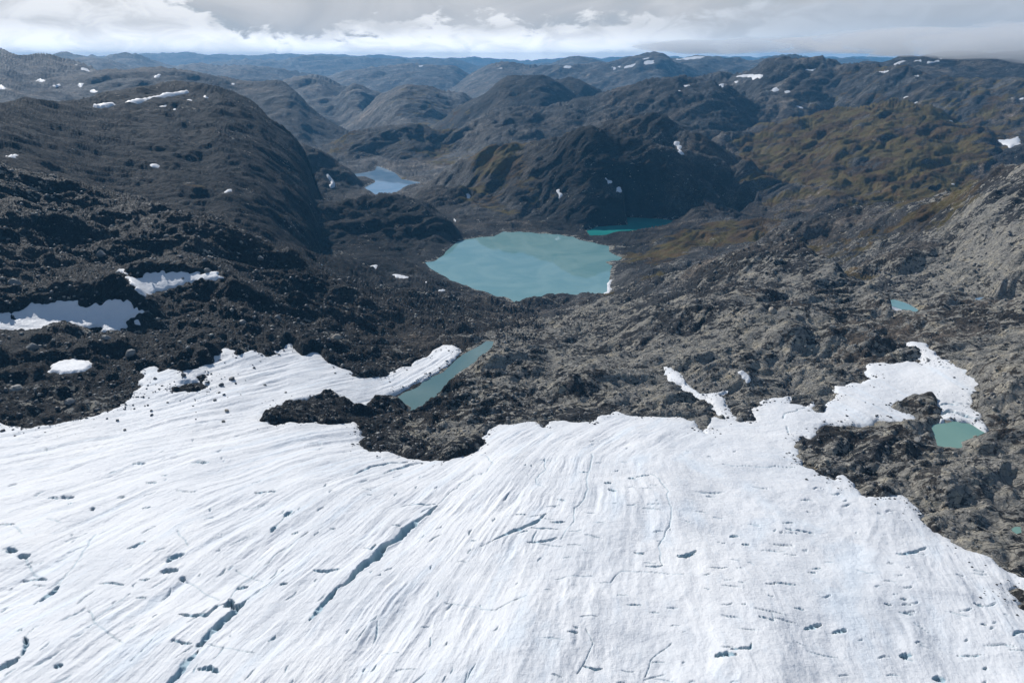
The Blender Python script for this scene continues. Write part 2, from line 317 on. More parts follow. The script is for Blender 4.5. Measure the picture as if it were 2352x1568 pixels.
def cast(px, py, T, dmin=62.0, dmax=26000.0):
    """where the line of sight through a pixel first meets the surface T -> x, y, z"""
    az, sl = ray(px, py)
    col = np.array([np.interp(az, AZ, T[:, 0])])  # noqa
    f = np.clip((az - AZ[0]) / (AZ[1] - AZ[0]), 0, NA - 1.001); i = int(f); f -= i
    prof = T[i] * (1 - f) + T[i + 1] * f
    below = (sl * DD < prof) & (DD >= dmin) & (DD <= dmax)
    if not below.any(): j = int(np.argmin(np.abs(prof - sl * DD)[(DD >= dmin) & (DD <= dmax)])) + int((DD < dmin).sum())
    else:
        j = int(np.argmax(below))
    d = DD[j]
    if j > 0 and below.any():
        g0 = sl * DD[j - 1] - prof[j - 1]; g1 = sl * DD[j] - prof[j]
        if g0 > 0 > g1: d = DD[j - 1] + (DD[j] - DD[j - 1]) * g0 / (g0 - g1)
    return float(math.sin(az) * d), float(math.cos(az) * d), float(sl * d)
def castpoly(pts, T, **kw): return [cast(x, y, T, **kw)[:2] for x, y in pts]
def onplane(pts, z):
    o = []
    for x, y in pts:
        az, sl = ray(x, y); d = z / sl; o.append((float(math.sin(az) * d), float(math.cos(az) * d)))
    return o
def dense(pts, closed=True, step=9.0):
    o = []; P = list(pts) + ([pts[0]] if closed else [])
    for a, b in zip(P[:-1], P[1:]):
        k = max(1, int(math.hypot(b[0] - a[0], b[1] - a[1]) / step))
        for t in range(k): o.append((a[0] + (b[0] - a[0]) * t / k, a[1] + (b[1] - a[1]) * t / k))
    if not closed: o.append(pts[-1])
    return o

# ------------------------------------------------------------------ water bodies
# name, label, region, outline, height, shore blend, tint key
LAKES = [
 ("glacial_lake", "large milky turquoise lake in the middle of the scene", 5, "580 240 640 235 700 190 760 130 800 95 880 80 1000 65 1060 60 1110 25 1300 35 1450 45 1600 60 1640 85 1740 105 1850 130 1840 165 1880 185 1935 205 1900 225 1825 240 1870 270 1850 300 1855 370 1850 440 1810 480 1740 462 1680 450 1500 455 1400 468 1330 490 1280 530 1200 510 1120 470 930 430 760 360 640 300", -330, 40, 'milk'),
 ("turquoise_arm", "narrow turquoise lake arm at the foot of the dark cliff", 0, "1348 531 1370 521 1440 516 1440 499 1510 502 1550 507 1602 503 1592 513 1480 528 1420 531 1392 539 1355 541", -335, 14, 'deep'),
 ("turquoise_arm", "small turquoise lake arm right of the cliff foot", 0, "1640 496 1720 497 1712 510 1690 514 1655 506", -335, 12, 'deep'),
 ("blue_lake", "blue lake with a small headland in the far valley", 2, "75 1200 160 1190 225 1175 245 1142 290 1155 370 1190 420 1235 560 1260 540 1280 390 1315 380 1330 265 1348 205 1325 160 1290 235 1255 230 1240 165 1215 90 1215", -340, 30, 'blue'),
 ("tarn", "sliver of blue tarn below the blue lake", 0, "758 471 800 462 832 463 802 472 770 477", -336, 10, 'blue'),
 ("tarn", "tiny blue tarn at the foot of the dome", 0, "708 489 722 483 741 485 743 491 712 495", -334, 8, 'blue'),
 ("meltwater_pond", "long milky grey green pond beside the narrow snow tongue", 5, "1000 780 1050 782 1040 820 990 870 1060 905 1040 915 960 915 900 940 830 980 790 1010 765 1040 755 1075 730 1090 750 1110 660 1140 665 1160 720 1170 750 1190 720 1230 680 1260 600 1265 560 1280 490 1300 460 1280 480 1240 470 1220 380 1200 375 1170 440 1130 540 1090 560 1060 640 1020 700 1000 740 960 800 900 840 870 900 840 950 810", -223.5, 8, 'grey'),
 ("rock_pool", "small grey pool in bare rock right of the long pond", 5, "1165 922 1200 908 1255 903 1262 918 1215 945 1180 948", -229, 6, 'grey'),
 ("meltwater_pond", "pale turquoise pond with a snow rim at the right", 6, "1400 505 1450 492 1520 510 1600 545 1640 575 1620 583 1530 578 1440 548", -204, 7, 'milk'),
 ("rock_pool", "small round blue pool in pale rock near the right edge", 6, "1990 497 2030 478 2080 478 2105 500 2080 520 2020 517", -199, 6, 'blue'),
 ("rock_pool", "dark blue pool on top of the gravel mound", 6, "930 602 1010 586 1080 603 1090 625 1010 646 965 635", -204, 6, 'dark'),
 ("meltwater_pond", "green meltwater pond held by snow near the right edge", 6, "1705 1370 1720 1350 1770 1340 1880 1330 1980 1350 2070 1398 2105 1435 2030 1440 1970 1450 1930 1480 1935 1512 1890 1515 1760 1500 1730 1430", -189.5, 6, 'green'),
 ("rock_pool", "tiny dark blue pool near the top of the gravel mound", 6, "640 294 670 286 702 290 685 304 655 304", -207, 4, 'dark'),
 ("rock_pool", "small blue pool behind the rubble slope", 4, "2115 238 2180 240 2235 258 2210 280 2150 262", -262, 6, 'blue'),
 ("rock_pool", "tiny green pool in bare rock at the right edge", 9, "2262 500 2290 488 2330 492 2330 525 2300 540 2275 525", -180, 4, 'green'),
]
lakes = []
XT = np.sin(AZ)[:, None] * DD[None]; YT = np.cos(AZ)[:, None] * DD[None]
SHORE = np.zeros((NA, ND), F4)
for nm, lab, r, s, z, R, tk in LAKES:
    poly = onplane(dense(PX(r, nums(s)), step=12), z)
    # roughen the outline a little
    poly = [(x + R * 0.10 * float(gnoise(x / (R * .5), y / (R * .5), 3)), y + R * 0.25 * float(gnoise(x / (R * .5), y / (R * .5), 4))) for x, y in poly]
    lakes.append(dict(name=nm, label=lab, z=float(z), R=R, poly=poly, tint=tk))
    P = np.array(poly); lo = P.min(0) - R * 1.5; hi = P.max(0) + R * 1.5
    m = (XT > lo[0]) & (XT < hi[0]) & (YT > lo[1]) & (YT < hi[1])
    if m.any():
        sdv = polysd(XT[m].astype(F4), YT[m].astype(F4), poly)
        w = 1 - sstep(-sdv, 0, R)
        H[m] = H[m] * (1 - w) + (z - np.clip(sdv * 0.25, -R * .25, 4.0)) * w
        BASE[m] = BASE[m] * (1 - w) + (z - np.clip(sdv * 0.25, -R * .25, 4.0)) * w

# ------------------------------------------------------------------ outline of the glacier and its snow apron
G = [(-900, 1100), (-400, 1010), (-100, 975)]
G += PX(4, nums("0 1330 60 1345 170 1378 280 1360 380 1350 460 1335 560 1325 640 1295 760 1255 840 1215 890 1180 930 1130 975 1090 950 1050 990 1010 985 970 1070 945 1110 985 1160 960 1270 985 1350 970 1430 930 1440 900 1370 885 1490 880 1540 820 1620 845 1650 880 1730 850 1800 865 1850 890 1890 870 1850 850 1920 850 1980 790 2030 800 2060 860 2090 880 2130 855 2200 860 2260 920 2352 965"))
G += PX(5, nums("70 990 90 1020 140 1030 180 1020 270 1020 340 990 400 960 470 955 500 920 600 880 640 830 700 808 770 802 810 830 820 870 780 910 700 975 640 1020 560 1060 500 1070 440 1120 350 1160 310 1210 220 1225 205 1260 150 1275 60 1270 35 1255 50 1215 0 1210"))
G += PX(4, nums("2310 1180 2230 1165 2140 1180 2060 1195 1970 1215 1945 1250 1900 1270 1820 1275 1850 1300 1820 1330 1890 1370 2010 1345 2060 1360 2170 1330 2210 1355 2352 1350"))
G += PX(5, nums("90 1340 130 1360 140 1400 150 1450 140 1500 200 1540 340 1560"))
G += PX(8, nums("360 0 430 20 560 40 690 45 760 20 830 0"))
G += PX(5, nums("900 1530 960 1480 970 1430 1010 1390 1080 1355 1180 1350 1360 1330 1395 1370 1440 1330 1540 1325 1640 1340 1720 1345 1770 1300 1850 1285 1895 1258 1960 1280 2050 1290 2160 1300 2340 1310"))
G += PX(6, nums("50 1330 90 1320 120 1390 160 1410 170 1340 210 1300 275 1315 210 1240 160 1180 60 1120"))
G += PX(5, nums("2352 1095 2270 1070 2258 1020 2205 960 2260 960 2345 1010"))
G += PX(6, nums("30 1080 120 1140 180 1140 290 1125 255 1160 290 1210 350 1290 400 1320 490 1325 470 1260 520 1210 590 1170 730 1158 750 1200 850 1220 900 1200 930 1260 970 1270 1000 1200 1050 1170 1060 1130 1035 1080 1110 1085 1150 1065 1230 1075 1290 1040 1320 1035 1275 1000 1265 940 1390 925 1460 940 1540 918 1600 920 1645 945 1650 890 1600 850 1540 790 1480 750 1440 700 1380 690 1290 615 1360 612 1450 635 1520 660 1570 710 1680 765 1710 830 1770 890 1850 935 1900 960 2000 990 1990 1020 2040 1035 2080 1090 2040 1110 2005 1190 2010 1240 2070 1300 2080 1330 2110 1390 2105 1430 2050 1400 1980 1350 1880 1330 1770 1345 1740 1330 1770 1290 1740 1210 1690 1170 1650 1165 1620 1200 1540 1210 1460 1245 1510 1265 1590 1290 1640 1345 1640 1365 1550 1360 1440 1350 1350 1335 1290 1360 1080 1360 990 1365 940 1400 940 1430 890 1455 830 1440 800 1470 815 1568"))
G += PX(9, nums("820 50 900 90 950 130 1040 155 1100 140 1150 155 1190 200 1215 250 1270 285 1400 285 1490 280 1560 320 1630 390 1660 450 1700 490 1800 550 1900 590 1990 640 2100 690 2200 755 2270 785 2352 835"))
G += [(2480, 1390), (2700, 1480), (3100, 1640)]
GISL = [PX(4, nums("1175 1100 1230 1095 1270 1080 1250 1055 1300 1050 1350 1040 1370 1015 1400 1010 1410 1075 1440 1065 1410 1110 1350 1130 1250 1132 1195 1130")),
        PX(9, nums("2300 905 2325 935 2352 940 2400 960 2400 1060 2345 1040 2305 965"))]
def apx(i, T=BASE): return cast(i[0], i[1], T, dmax=900)[:2]
gpoly = [apx(p) for p in G]
gpoly += [(420, 120), (300, 30)]
gpoly += [(0, 20), (-60, 20), (-400, 60), (-700, 150)]
gisl = [[apx(p) for p in g] for g in GISL]

# ------------------------------------------------------------------ snow patches
SNOW = [
 (4, "878 342 960 345 1000 318 1100 312 1200 310 1290 318 1370 312 1400 330 1460 325 1520 330 1500 355 1540 375 1440 395 1330 390 1230 400 1150 430 1080 450 1000 470 950 455 915 400 890 360", "snow field with toothed shadow edge, upper of the two on the left rubble slope"),
 (4, "-80 600 20 600 60 600 90 640 125 640 100 600 140 570 220 515 290 530 340 525 390 505 520 500 530 525 600 530 700 510 780 490 880 488 905 520 930 545 1010 575 960 605 900 625 950 640 960 655 880 645 870 680 820 690 820 710 750 715 700 700 690 675 550 690 400 705 310 720 290 745 140 760 30 765 -60 770 -90 700", "large shaded blue snow field reaching the left edge"),
 (4, "345 960 400 925 510 908 600 920 640 955 590 990 500 1000 430 1005 330 1000", "small snow field with rocks in it above the left glacier edge"),
 (4, "800 300 830 293 870 312 878 325 845 318", "tiny snow scrap left of the toothed snow field"),
 (5, "345 322 400 324 460 340 475 358 430 352 370 335", "thin white snow sliver left of the turquoise lake"),
 (5, "568 372 590 368 608 400 575 398", "small snow spot below the left lake shore"),
 (5, "195 265 245 263 240 285 200 283", "tiny grey snow spot far left of the lake"),
 (5, "655 440 700 425 722 430 700 440 675 450", "thin snow scrap on the slope below the lake"),
 (6, "1388 540 1440 550 1530 580 1630 587 1632 600 1580 611 1460 592 1420 567", "curved snow rim along the pale pond at the right"),
 (6, "382 1053 420 1050 465 1083 445 1096 385 1072", "small white snow spot in the gravel below the mound"),
 (5, "1812 478 1800 430 1830 385 1855 360 1858 440 1830 475", "white snow lip at the right shore of the turquoise lake"),
 (1, "640 735 720 718 800 722 745 745 700 752", "left part of the snow streak on the dome top"),
 (1, "845 712 900 698 1000 688 1090 668 1110 650 1200 643 1300 626 1303 642 1200 662 1100 687 1010 699 980 710 900 720", "long thin snow streak across the dome top"),
 (1, "1268 702 1300 690 1335 692 1320 706", "faint snow spot right of the dome streak"),
 (1, "1385 672 1410 666 1435 672 1430 682", "tiny snow dash at the dome shoulder"),
 (1, "1095 738 1140 732 1135 744 1110 744", "tiny snow dash under the dome streak"),
 (1, "1190 764 1196 752 1215 748 1205 768", "tiny snow fleck lowest below the dome streak"),
 (1, "30 1076 110 1058 135 1070 100 1082 50 1082", "white snow spot at the left edge below the dome"),
 (1, "1035 1140 1075 1132 1108 1150 1090 1157 1060 1148", "ragged snow spot in the middle of the dome foot"),
 (1, "2232 1202 2262 1203 2285 1230 2304 1262 2304 1294 2268 1294 2282 1262 2262 1240", "white snow streak on the spur right of the dome"),
 (1, "1533 1332 1560 1312 1592 1306 1575 1322", "small snow fleck at the dome foot"),
 (1, "1062 522 1098 512 1092 530 1066 540", "snow spot on the long mountain behind the dome"),
 (1, "558 474 590 480 620 490 610 502 565 488", "snow dash on the far left plateau, uppermost"),
 (1, "452 447 520 448 522 458 480 462", "faint snow dash high on the far left plateau"),
 (1, "238 550 300 545 308 565 270 562", "white snow patch low on the far left plateau"),
 (1, "533 594 548 574 572 590 550 607", "round snow spot in the middle of the far left plateau"),
 (1, "628 620 655 616 657 632 630 632", "square snow spot at the right of the far left plateau"),
 (1, "-10 588 20 588 46 615 18 614 -10 610", "snow spot cut by the left frame edge on the plateau"),
 (1, "360 584 410 580 408 590 366 590", "thin snow dash between the left plateau spots"),
 (1, "455 588 480 582 486 594 462 596", "tiny round snow spot on the left plateau"),
 (1, "175 437 195 445 215 460 200 458", "short snow stroke near the left horizon"),
 (1, "1600 570 1616 572 1612 584 1602 582", "tiny snow dot on the right of the long mountain"),
 (2, "852 1345 875 1346 892 1368 880 1380 862 1364", "small white snow patch on the knoll above the lake"),
 (2, "1478 1304 1496 1310 1522 1350 1504 1356", "narrow snow streak at the lower left of the dark cliff"),
 (2, "1818 1234 1840 1242 1864 1262 1840 1266", "thin snow streak in the dark cliff hollow"),
 (2, "1888 1298 1905 1286 1926 1296 1924 1332 1900 1328", "white snow spot in the dark cliff hollow"),
 (2, "2296 975 2312 975 2330 1010 2356 1066 2338 1074 2312 1020", "snow couloir on the right side of the back peak"),
 (2, "765 1502 790 1520 782 1530", "tiny snow fleck on the knoll facing the lake"),
 (2, "1522 460 1560 455 1586 458 1570 472 1540 470", "snow dash below the domed horizon mountain"),
 (2, "1942 462 1990 448 2032 436 2024 456 2000 472 1962 470", "widest snow patch on the far dark blue mountain"),
 (2, "2078 432 2120 424 2164 416 2152 436 2100 450", "snow patch right on the far dark blue mountain"),
 (2, "1864 464 1888 462 1882 480", "tiny snow spot left on the far dark blue mountain"),
 (2, "1910 454 1926 456 1916 472", "tiny snow spot between two patches on the far mountain"),
 (2, "2066 406 2124 400 2084 412", "faint snow dash at the cloud edge of the far mountain"),
 (2, "1082 467 1108 468 1108 475 1084 475", "white snow dash on the blue green hill"),
 (2, "1238 536 1262 534 1274 542 1252 545", "snow dash on the flat topped dark hill"),
 (2, "2296 628 2344 624 2338 639 2304 638", "snow dash left on the broad right mountain"),
 (2, "522 455 560 450 572 455 540 461", "faint snow dash on the blue hill beyond the valley"),
 (3, "-60 388 60 388 180 394 120 406 40 416 -60 412", "broad thin snow cap under the cloud right of centre"),
 (3, "332 522 440 516 500 520 552 508 564 524 532 548 500 548 450 534 370 532", "widest snow patch on the broad right mountain"),
 (3, "248 588 262 576 294 572 272 594 312 598 302 627 264 616", "hook shaped snow patch below the widest one"),
 (3, "568 626 620 620 650 598 658 626 632 642", "pointed snow patch on the broad right mountain"),
 (3, "698 633 738 626 732 640 706 640", "small oval snow patch right of the pointed one"),
 (3, "773 441 800 444 818 459 796 460", "small snow patch high on the broad right mountain"),
 (3, "848 482 922 476 902 490 860 490", "thin snow patch below the crest of the right mountain"),
 (3, "1323 489 1370 498 1420 498 1392 524 1370 518", "triangular snow patch in the upper right"),
 (3, "1458 438 1500 418 1554 410 1512 430 1504 452 1470 448", "branched snow patch under the right cloud edge"),
 (3, "1603 420 1642 416 1644 428 1610 429", "small snow patch between two under the right cloud edge"),
 (3, "1678 429 1740 424 1788 406 1762 430 1690 439", "rightmost snow strip under the cloud edge"),
 (3, "788 734 820 738 842 743 836 752 810 750", "white snow dash in the hollow left of the brown hill"),
 (3, "1578 722 1612 708 1598 729", "small slanted snow dash above the brown hill"),
 (3, "2158 965 2240 960 2312 944 2308 970 2334 990 2290 1007 2260 1018 2200 992", "bright snow field at the right edge behind the brown hill"),
 (3, "364 555 382 554 376 574", "tiny snow dot under the widest right mountain patch"),
 (3, "1608 525 1634 523 1628 534", "tiny snow dash on the right mountain shoulder"),
 (3, "1272 478 1306 478 1300 486", "tiny snow dash left of the triangular patch"),
 (3, "1528 672 1542 664 1536 684", "tiny snow dot above the slanted dash"),
 (3, "1828 828 1860 826 1850 834", "thin snow dash on the crest of the brown hill"),
 (3, "1842 1234 1872 1232 1864 1266 1848 1268", "tiny snow dot on the steep foot of the brown hill"),
 (3, "2310 680 2352 676 2352 686 2320 686", "thin snow dash at the right frame edge"),
 (3, "5 592 46 592 44 604 8 606", "thin snow dash at the left end of the right mountain"),
]

# ------------------------------------------------------------------ polar mesh rows spread evenly over the land surface
def rows_for(T, dlo, dhi, nrows, ncols, azlo, azhi, floor_w):
    js = (DD >= dlo) & (DD <= dhi); ld = LD[js]; S = T[:, js] / DD[js][None]
    el = np.arctan(S); de = np.abs(np.diff(el, axis=1)) ; dl = np.diff(ld)[None]
    vis = np.maximum.accumulate(el, axis=1)[:, 1:] <= el[:, 1:] + 0.004
    wgt = np.where(vis, de, de * 0.25) + floor_w * dl
    kk = np.hanning(31); kk /= kk.sum()
    wgt = np.apply_along_axis(lambda c: np.convolve(np.pad(c, 15, 'edge'), kk, 'valid'), 0, wgt)
    cum = np.concatenate([np.zeros((NA, 1)), np.cumsum(wgt, 1)], 1); cum /= cum[:, -1:]
    t = np.linspace(0, 1, nrows)
    R = np.stack([np.interp(t, cum[i], ld) for i in range(NA)])       # NA x nrows of log distance
    az = np.linspace(azlo, azhi, ncols)
    f = np.clip((az - AZ[0]) / (AZ[1] - AZ[0]), 0, NA - 1.001); i = f.astype(int); f = (f - i)[:, None]
    Rf = R[i] * (1 - f) + R[i + 1] * f
    d = np.exp(Rf); a = np.broadcast_to(az[:, None], d.shape)
    return a, d

# ------------------------------------------------------------------ rock relief
def relief(x, y, d, small=1.0):
    """fractal rock relief in metres; octaves finer than the mesh can hold are left to the material"""
    x = x.astype(F4); y = y.astype(F4)
    c, s = math.cos(math.radians(24)), math.sin(math.radians(24))
    xr, yr = (x * c + y * s), (-x * s + y * c) * F4(1.75)       # glacier-smoothed ribs run one way
    wx = gnoise(x / 90, y / 90, 31) * 22; wy = gnoise(x / 90, y / 90, 32) * 22
    xr = xr + wx; yr = yr + wy
    out = np.zeros(x.shape, F4)
    lam = 1500.0; k = 0
    while lam > 2.0:
        lim = d * (0.07 + 0.055 * (1 - sstep(d, 800, 1250)))                                          # large waves belong to the crest lines
        a = lam * (0.10 if lam < 80 else 0.09) * np.clip(lim / lam, 0, 1) ** 1.3 if lam > 40 else lam * 0.105 * np.ones_like(d)
        fade = sstep(lam / (0.0042 * d), 0.6, 1.4)
        m = (fade > 0) & (a > 0.02 * lam * 0.3)
        if m.any():
            nn = gnoise(xr[m] / lam, yr[m] / lam, k)
            sm = small[m] if lam < 9 and not np.isscalar(small) else 1.0
            if k % 2 == 0: nn = np.abs(nn) * 2.2 - 0.55           # rounded backs, sharp gullies
            else: nn = 0.55 - np.abs(gnoise(xr[m] / lam + 50, yr[m] / lam, k + 40)) * 1.6 + nn * .4
            out[m] += (nn * a[m] * fade[m] * sm).astype(F4)
        lam *= 0.56; k += 1
    return out
def rubble(x, y, d):
    """blocky debris, only where the mesh is fine enough"""
    out = np.zeros(x.shape, F4)
    for lam, amp, sdn in ((9.0, 2.0, 1), (4.2, 1.05, 2), (2.1, .5, 3)):
        m = d < lam * 260
        if not m.any(): continue
        f, r = cells(x[m] / lam, y[m] / lam * 1.25, sdn)
        h = np.clip(1 - (f * 1.55) ** 2, 0, 1) ** .6 * (r ** 2.2) * amp
        out[m] += h * sstep(lam * 260 - d[m], 0, lam * 90)
    return out

coll = sc.collection
def mesh_from_grid(name, X, Y, Z, keep, attrs, mat, sub=None):
    """keep: boolean per quad (nc-1, nr-1)"""
    nc, nr = X.shape
    q = np.argwhere(keep); i, j = q[:, 0], q[:, 1]
    quad = np.stack([i * nr + j, (i + 1) * nr + j, (i + 1) * nr + j + 1, i * nr + j + 1], 1)
    used = np.zeros(nc * nr, bool); used[quad.ravel()] = True
    remap = np.cumsum(used) - 1
    co = np.stack([X.ravel()[used], Y.ravel()[used], Z.ravel()[used]], 1).astype(F4)
    return mesh_raw(name, co, remap[quad].astype(np.int32), {k: a.ravel()[used] if a.ndim == 2 else a.reshape(-1, 3)[used] for k, a in attrs.items()}, mat)
def mesh_raw(name, co, faces, attrs, mat, smooth=True):
    me = bpy.data.meshes.new(name); nf, k = faces.shape
    me.vertices.add(len(co)); me.vertices.foreach_set("co", np.ascontiguousarray(co, F4).ravel())
    me.loops.add(nf * k); me.loops.foreach_set("vertex_index", np.ascontiguousarray(faces, np.int32).ravel())
    me.polygons.add(nf); me.polygons.foreach_set("loop_start", np.arange(0, nf * k, k, dtype=np.int32))
    me.polygons.foreach_set("loop_total", np.full(nf, k, np.int32))
    me.update(calc_edges=True)
    if smooth: me.polygons.foreach_set("use_smooth", np.ones(nf, bool))
    for an, arr in attrs.items():
        if arr.ndim == 1: me.attributes.new(an, 'FLOAT', 'POINT').data.foreach_set("value", np.ascontiguousarray(arr, F4))
        else: me.attributes.new(an, 'FLOAT_VECTOR', 'POINT').data.foreach_set("vector", np.ascontiguousarray(arr, F4).ravel())
    if mat: me.materials.append(mat)
    o = bpy.data.objects.new(name, me); coll.objects.link(o)
    return o
#MATERIALS
def material(name):
    m = bpy.data.materials.new(name); m.use_nodes = True; t = NT(m.node_tree)
    out = t.node('ShaderNodeOutputMaterial'); b = t.node('ShaderNodeBsdfPrincipled'); t.l.new(b.outputs[0], out.inputs[0])
    return m, t, b
def rock_material():
    m, t, b = material("rock_and_moss")
    geo = t.node('ShaderNodeNewGeometry'); P = geo.outputs['Position']
    pale, veg, wet = t.attr('pale'), t.attr('veg'), t.attr('wet')
    mp = t.node('ShaderNodeMapping'); mp.inputs['Rotation'].default_value = (0, 0, math.radians(-24)); mp.inputs['Scale'].default_value = (1, 1.9, 1.5)
    t.l.new(P, mp.inputs[0]); R = mp.outputs[0]
    nA = t.noise(R, 0.006, 15, 0.74)                      # all scales from 150 m down
    nB = t.math('ADD', t.math('MULTIPLY', t.noise(R, 0.075, 9, 0.60, dist=0.8), .72), t.math('MULTIPLY', t.noise(P, 0.014, 4, 0.6), .28))
    nC = t.noise(P, 0.35, 8, 0.7)
    base = t.ramp(nA, [(0.34, (.010, .011, .013)), (0.45, (.034, .035, .038)), (0.55, (.080, .079, .077)), (0.68, (.20, .19, .175))])
    fine = t.math('MULTIPLY', t.step(nC, 0.38, 0.66, 0.45, 2.0), t.step(t.noise(P, 0.03, 10, 0.68), 0.38, 0.62, 0.50, 1.5))
    base = t.vmath('MULTIPLY', base, t.mix(1.0, (0, 0, 0), t.math('MULTIPLY', fine, t.mix(t.attr('dark'), 1.0, 0.24, 'FLOAT'))))  # the dark tone also carries painted shade on dome and cliff
    base = t.vmath('MULTIPLY', base, t.mix(1.0, (0, 0, 0), t.mix(t.math('MULTIPLY', pale, 1.0, clamp=True), 1.0, 0.75, 'FLOAT')))
    base = t.vmath('MULTIPLY', base, t.mix(t.step(t.noise(P, 0.005, 6, .6), .42, .60, 0, .6), (1, 1, 1), (1.45, 1.08, .74)))
    # bare polished bedrock
    thr = t.math('MULTIPLY_ADD', pale, -0.12, 0.60)
    pm = t.step(t.math('SUBTRACT', t.math('ADD', t.math('MULTIPLY', nB, .74), t.math('MULTIPLY', nC, .26)), thr), -0.006, 0.018)
    palec = t.ramp(t.noise(P, 0.09, 10, 0.7), [(0.3, (.24, .232, .212)), (0.48, (.42, .395, .345)), (0.60, (.55, .50, .40)), (0.72, (.56, .45, .28))])
    palec = t.vmath('MULTIPLY', palec, t.mix(1.0, (0, 0, 0), t.step(nC, 0.25, 0.75, 0.6, 1.35)))
    jw = t.vmath('ADD', R, t.vmath('MULTIPLY', t.noise(P, 0.11, 4, .6, out='Color'), (9.0, 9.0, 9.0)))
    joint = t.step(t.vor(jw, 0.11, 'DISTANCE_TO_EDGE'), 0.0, 0.05, 0.30, 1.0)
    palec = t.vmath('MULTIPLY', palec, t.mix(1.0, (0, 0, 0), joint))
    base = t.mix(pm, base, palec)
    glint = t.math('MULTIPLY', t.step(t.noise(P, 0.12, 9, 0.78), 0.655, 0.70), t.mix(t.attr('dark'), 0.15, 0.8, 'FLOAT'))
    base = t.mix(glint, base, (.42, .44, .46))  # white glints painted on as pale flecks, strongest on dark rock
    # moss and autumn grass, on gentler ground
    sx = t.node('ShaderNodeSeparateXYZ'); t.l.new(geo.outputs['Normal'], sx.inputs[0])
    vn = t.noise(R, 0.011, 14, 0.72)
    vsum = t.math('ADD', t.math('MULTIPLY', veg, 0.42), t.math('MULTIPLY_ADD', vn, 1.5, -.25))
    vsum = t.math('ADD', vsum, t.math('MULTIPLY', t.math('SUBTRACT', sx.outputs[2], 0.9), 0.35))
    vm = t.step(vsum, 0.86, 0.98)
    vegc = t.ramp(t.noise(P, 0.014, 11, 0.65), [(0.34, (.060, .034, .016)), (0.45, (.135, .078, .024)), (0.55, (.165, .130, .030)), (0.66, (.19, .105, .028))])
    base = t.mix(t.math('MULTIPLY', vm, 0.85), base, vegc)
    t.put(b.inputs['Base Color'], base)
    rough = t.mix(wet, 0.78, 0.55, 'FLOAT')
    rough = t.math('ADD', rough, t.math('MULTIPLY', t.math('SUBTRACT', nC, 0.5), 0.35))
    rough = t.mix(vm, rough, 0.9, 'FLOAT')
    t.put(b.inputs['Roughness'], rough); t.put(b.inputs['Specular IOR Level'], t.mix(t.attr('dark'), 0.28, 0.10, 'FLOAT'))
    v1 = t.vor(t.vmath('ADD', P, t.vmath('MULTIPLY', t.noise(P, 0.5, 3, .6, out='Color'), (1.5, 1.5, 1.5))), 0.55)
    b1 = t.node('ShaderNodeBump'); b1.inputs['Strength'].default_value = 1.0; b1.inputs['Distance'].default_value = 26.0
    t.put(b1.inputs['Height'], t.noise(R, 0.02, 13, 0.76, dist=.2))
    b2 = t.node('ShaderNodeBump', invert=True); b2.inputs['Strength'].default_value = 0.8; b2.inputs['Distance'].default_value = 0.9
    t.put(b2.inputs['Height'], v1); t.l.new(b1.outputs[0], b2.inputs['Normal'])
    t.l.new(b2.outputs[0], b.inputs['Normal'])
    return m
def snow_material(name, flow=True):
    m, t, b = material(name)
    geo = t.node('ShaderNodeNewGeometry'); P = geo.outputs['Position']
    n1 = t.noise(P, 0.02, 8, 0.6); n2 = t.noise(P, 0.9, 6, 0.6)
    col = t.ramp(n1, [(0.3, (.63, .645, .66)), (0.5, (.695, .70, .705)), (0.7, (.735, .73, .72))])
    hgt = t.math('MULTIPLY', t.noise(P, 0.25, 9, 0.62), 1.2)
    if flow:
        fl = t.attr('flow', 'Vector'); ice = t.attr('ice'); dirt = t.attr('dirt')
        mp = t.node('ShaderNodeMapping'); mp.inputs['Scale'].default_value = (1.3, 0.12, 1); t.l.new(fl, mp.inputs[0])
        f1 = t.noise(mp.outputs[0], 1.0, 5, 0.55, dim='2D')
        mp2 = t.node('ShaderNodeMapping'); mp2.inputs['Scale'].default_value = (0.16, 0.022, 1); t.l.new(fl, mp2.inputs[0])
        f2 = t.noise(mp2.outputs[0], 1.0, 6, 0.6, dim='2D')
        col = t.mix(t.step(f2, 0.52, 0.72, 0, 0.5), col, (.66, .725, .775))
        col = t.mix(t.math('MULTIPLY', t.step(f1, 0.55, 0.75), 0.25), col, (.62, .68, .73))
        col = t.mix(ice, col, (.30, .42, .48))
        sp = t.step(t.noise(P, 1.3, 4, 0.7), 0.66, 0.72)
        col = t.mix(t.math('MULTIPLY', sp, t.math('MULTIPLY', dirt, 0.8)), col, (.16, .15, .14))
        col = t.mix(t.math('MULTIPLY', dirt, t.step(n1, 0.35, 0.7, 0.05, .35)), col, (.50, .50, .49))
        hgt = t.math('ADD', hgt, t.math('MULTIPLY', f1, 0.35))
    t.put(b.inputs['Base Color'], col)
    t.put(b.inputs['Roughness'], t.step(n2, 0.3, 0.7, 0.5, 0.75)); b.inputs['Specular IOR Level'].default_value = 0.25
    bm = t.node('ShaderNodeBump'); bm.inputs['Strength'].default_value = 0.7; bm.inputs['Distance'].default_value = 1.0
    t.put(bm.inputs['Height'], hgt); t.l.new(bm.outputs[0], b.inputs['Normal'])
    return m
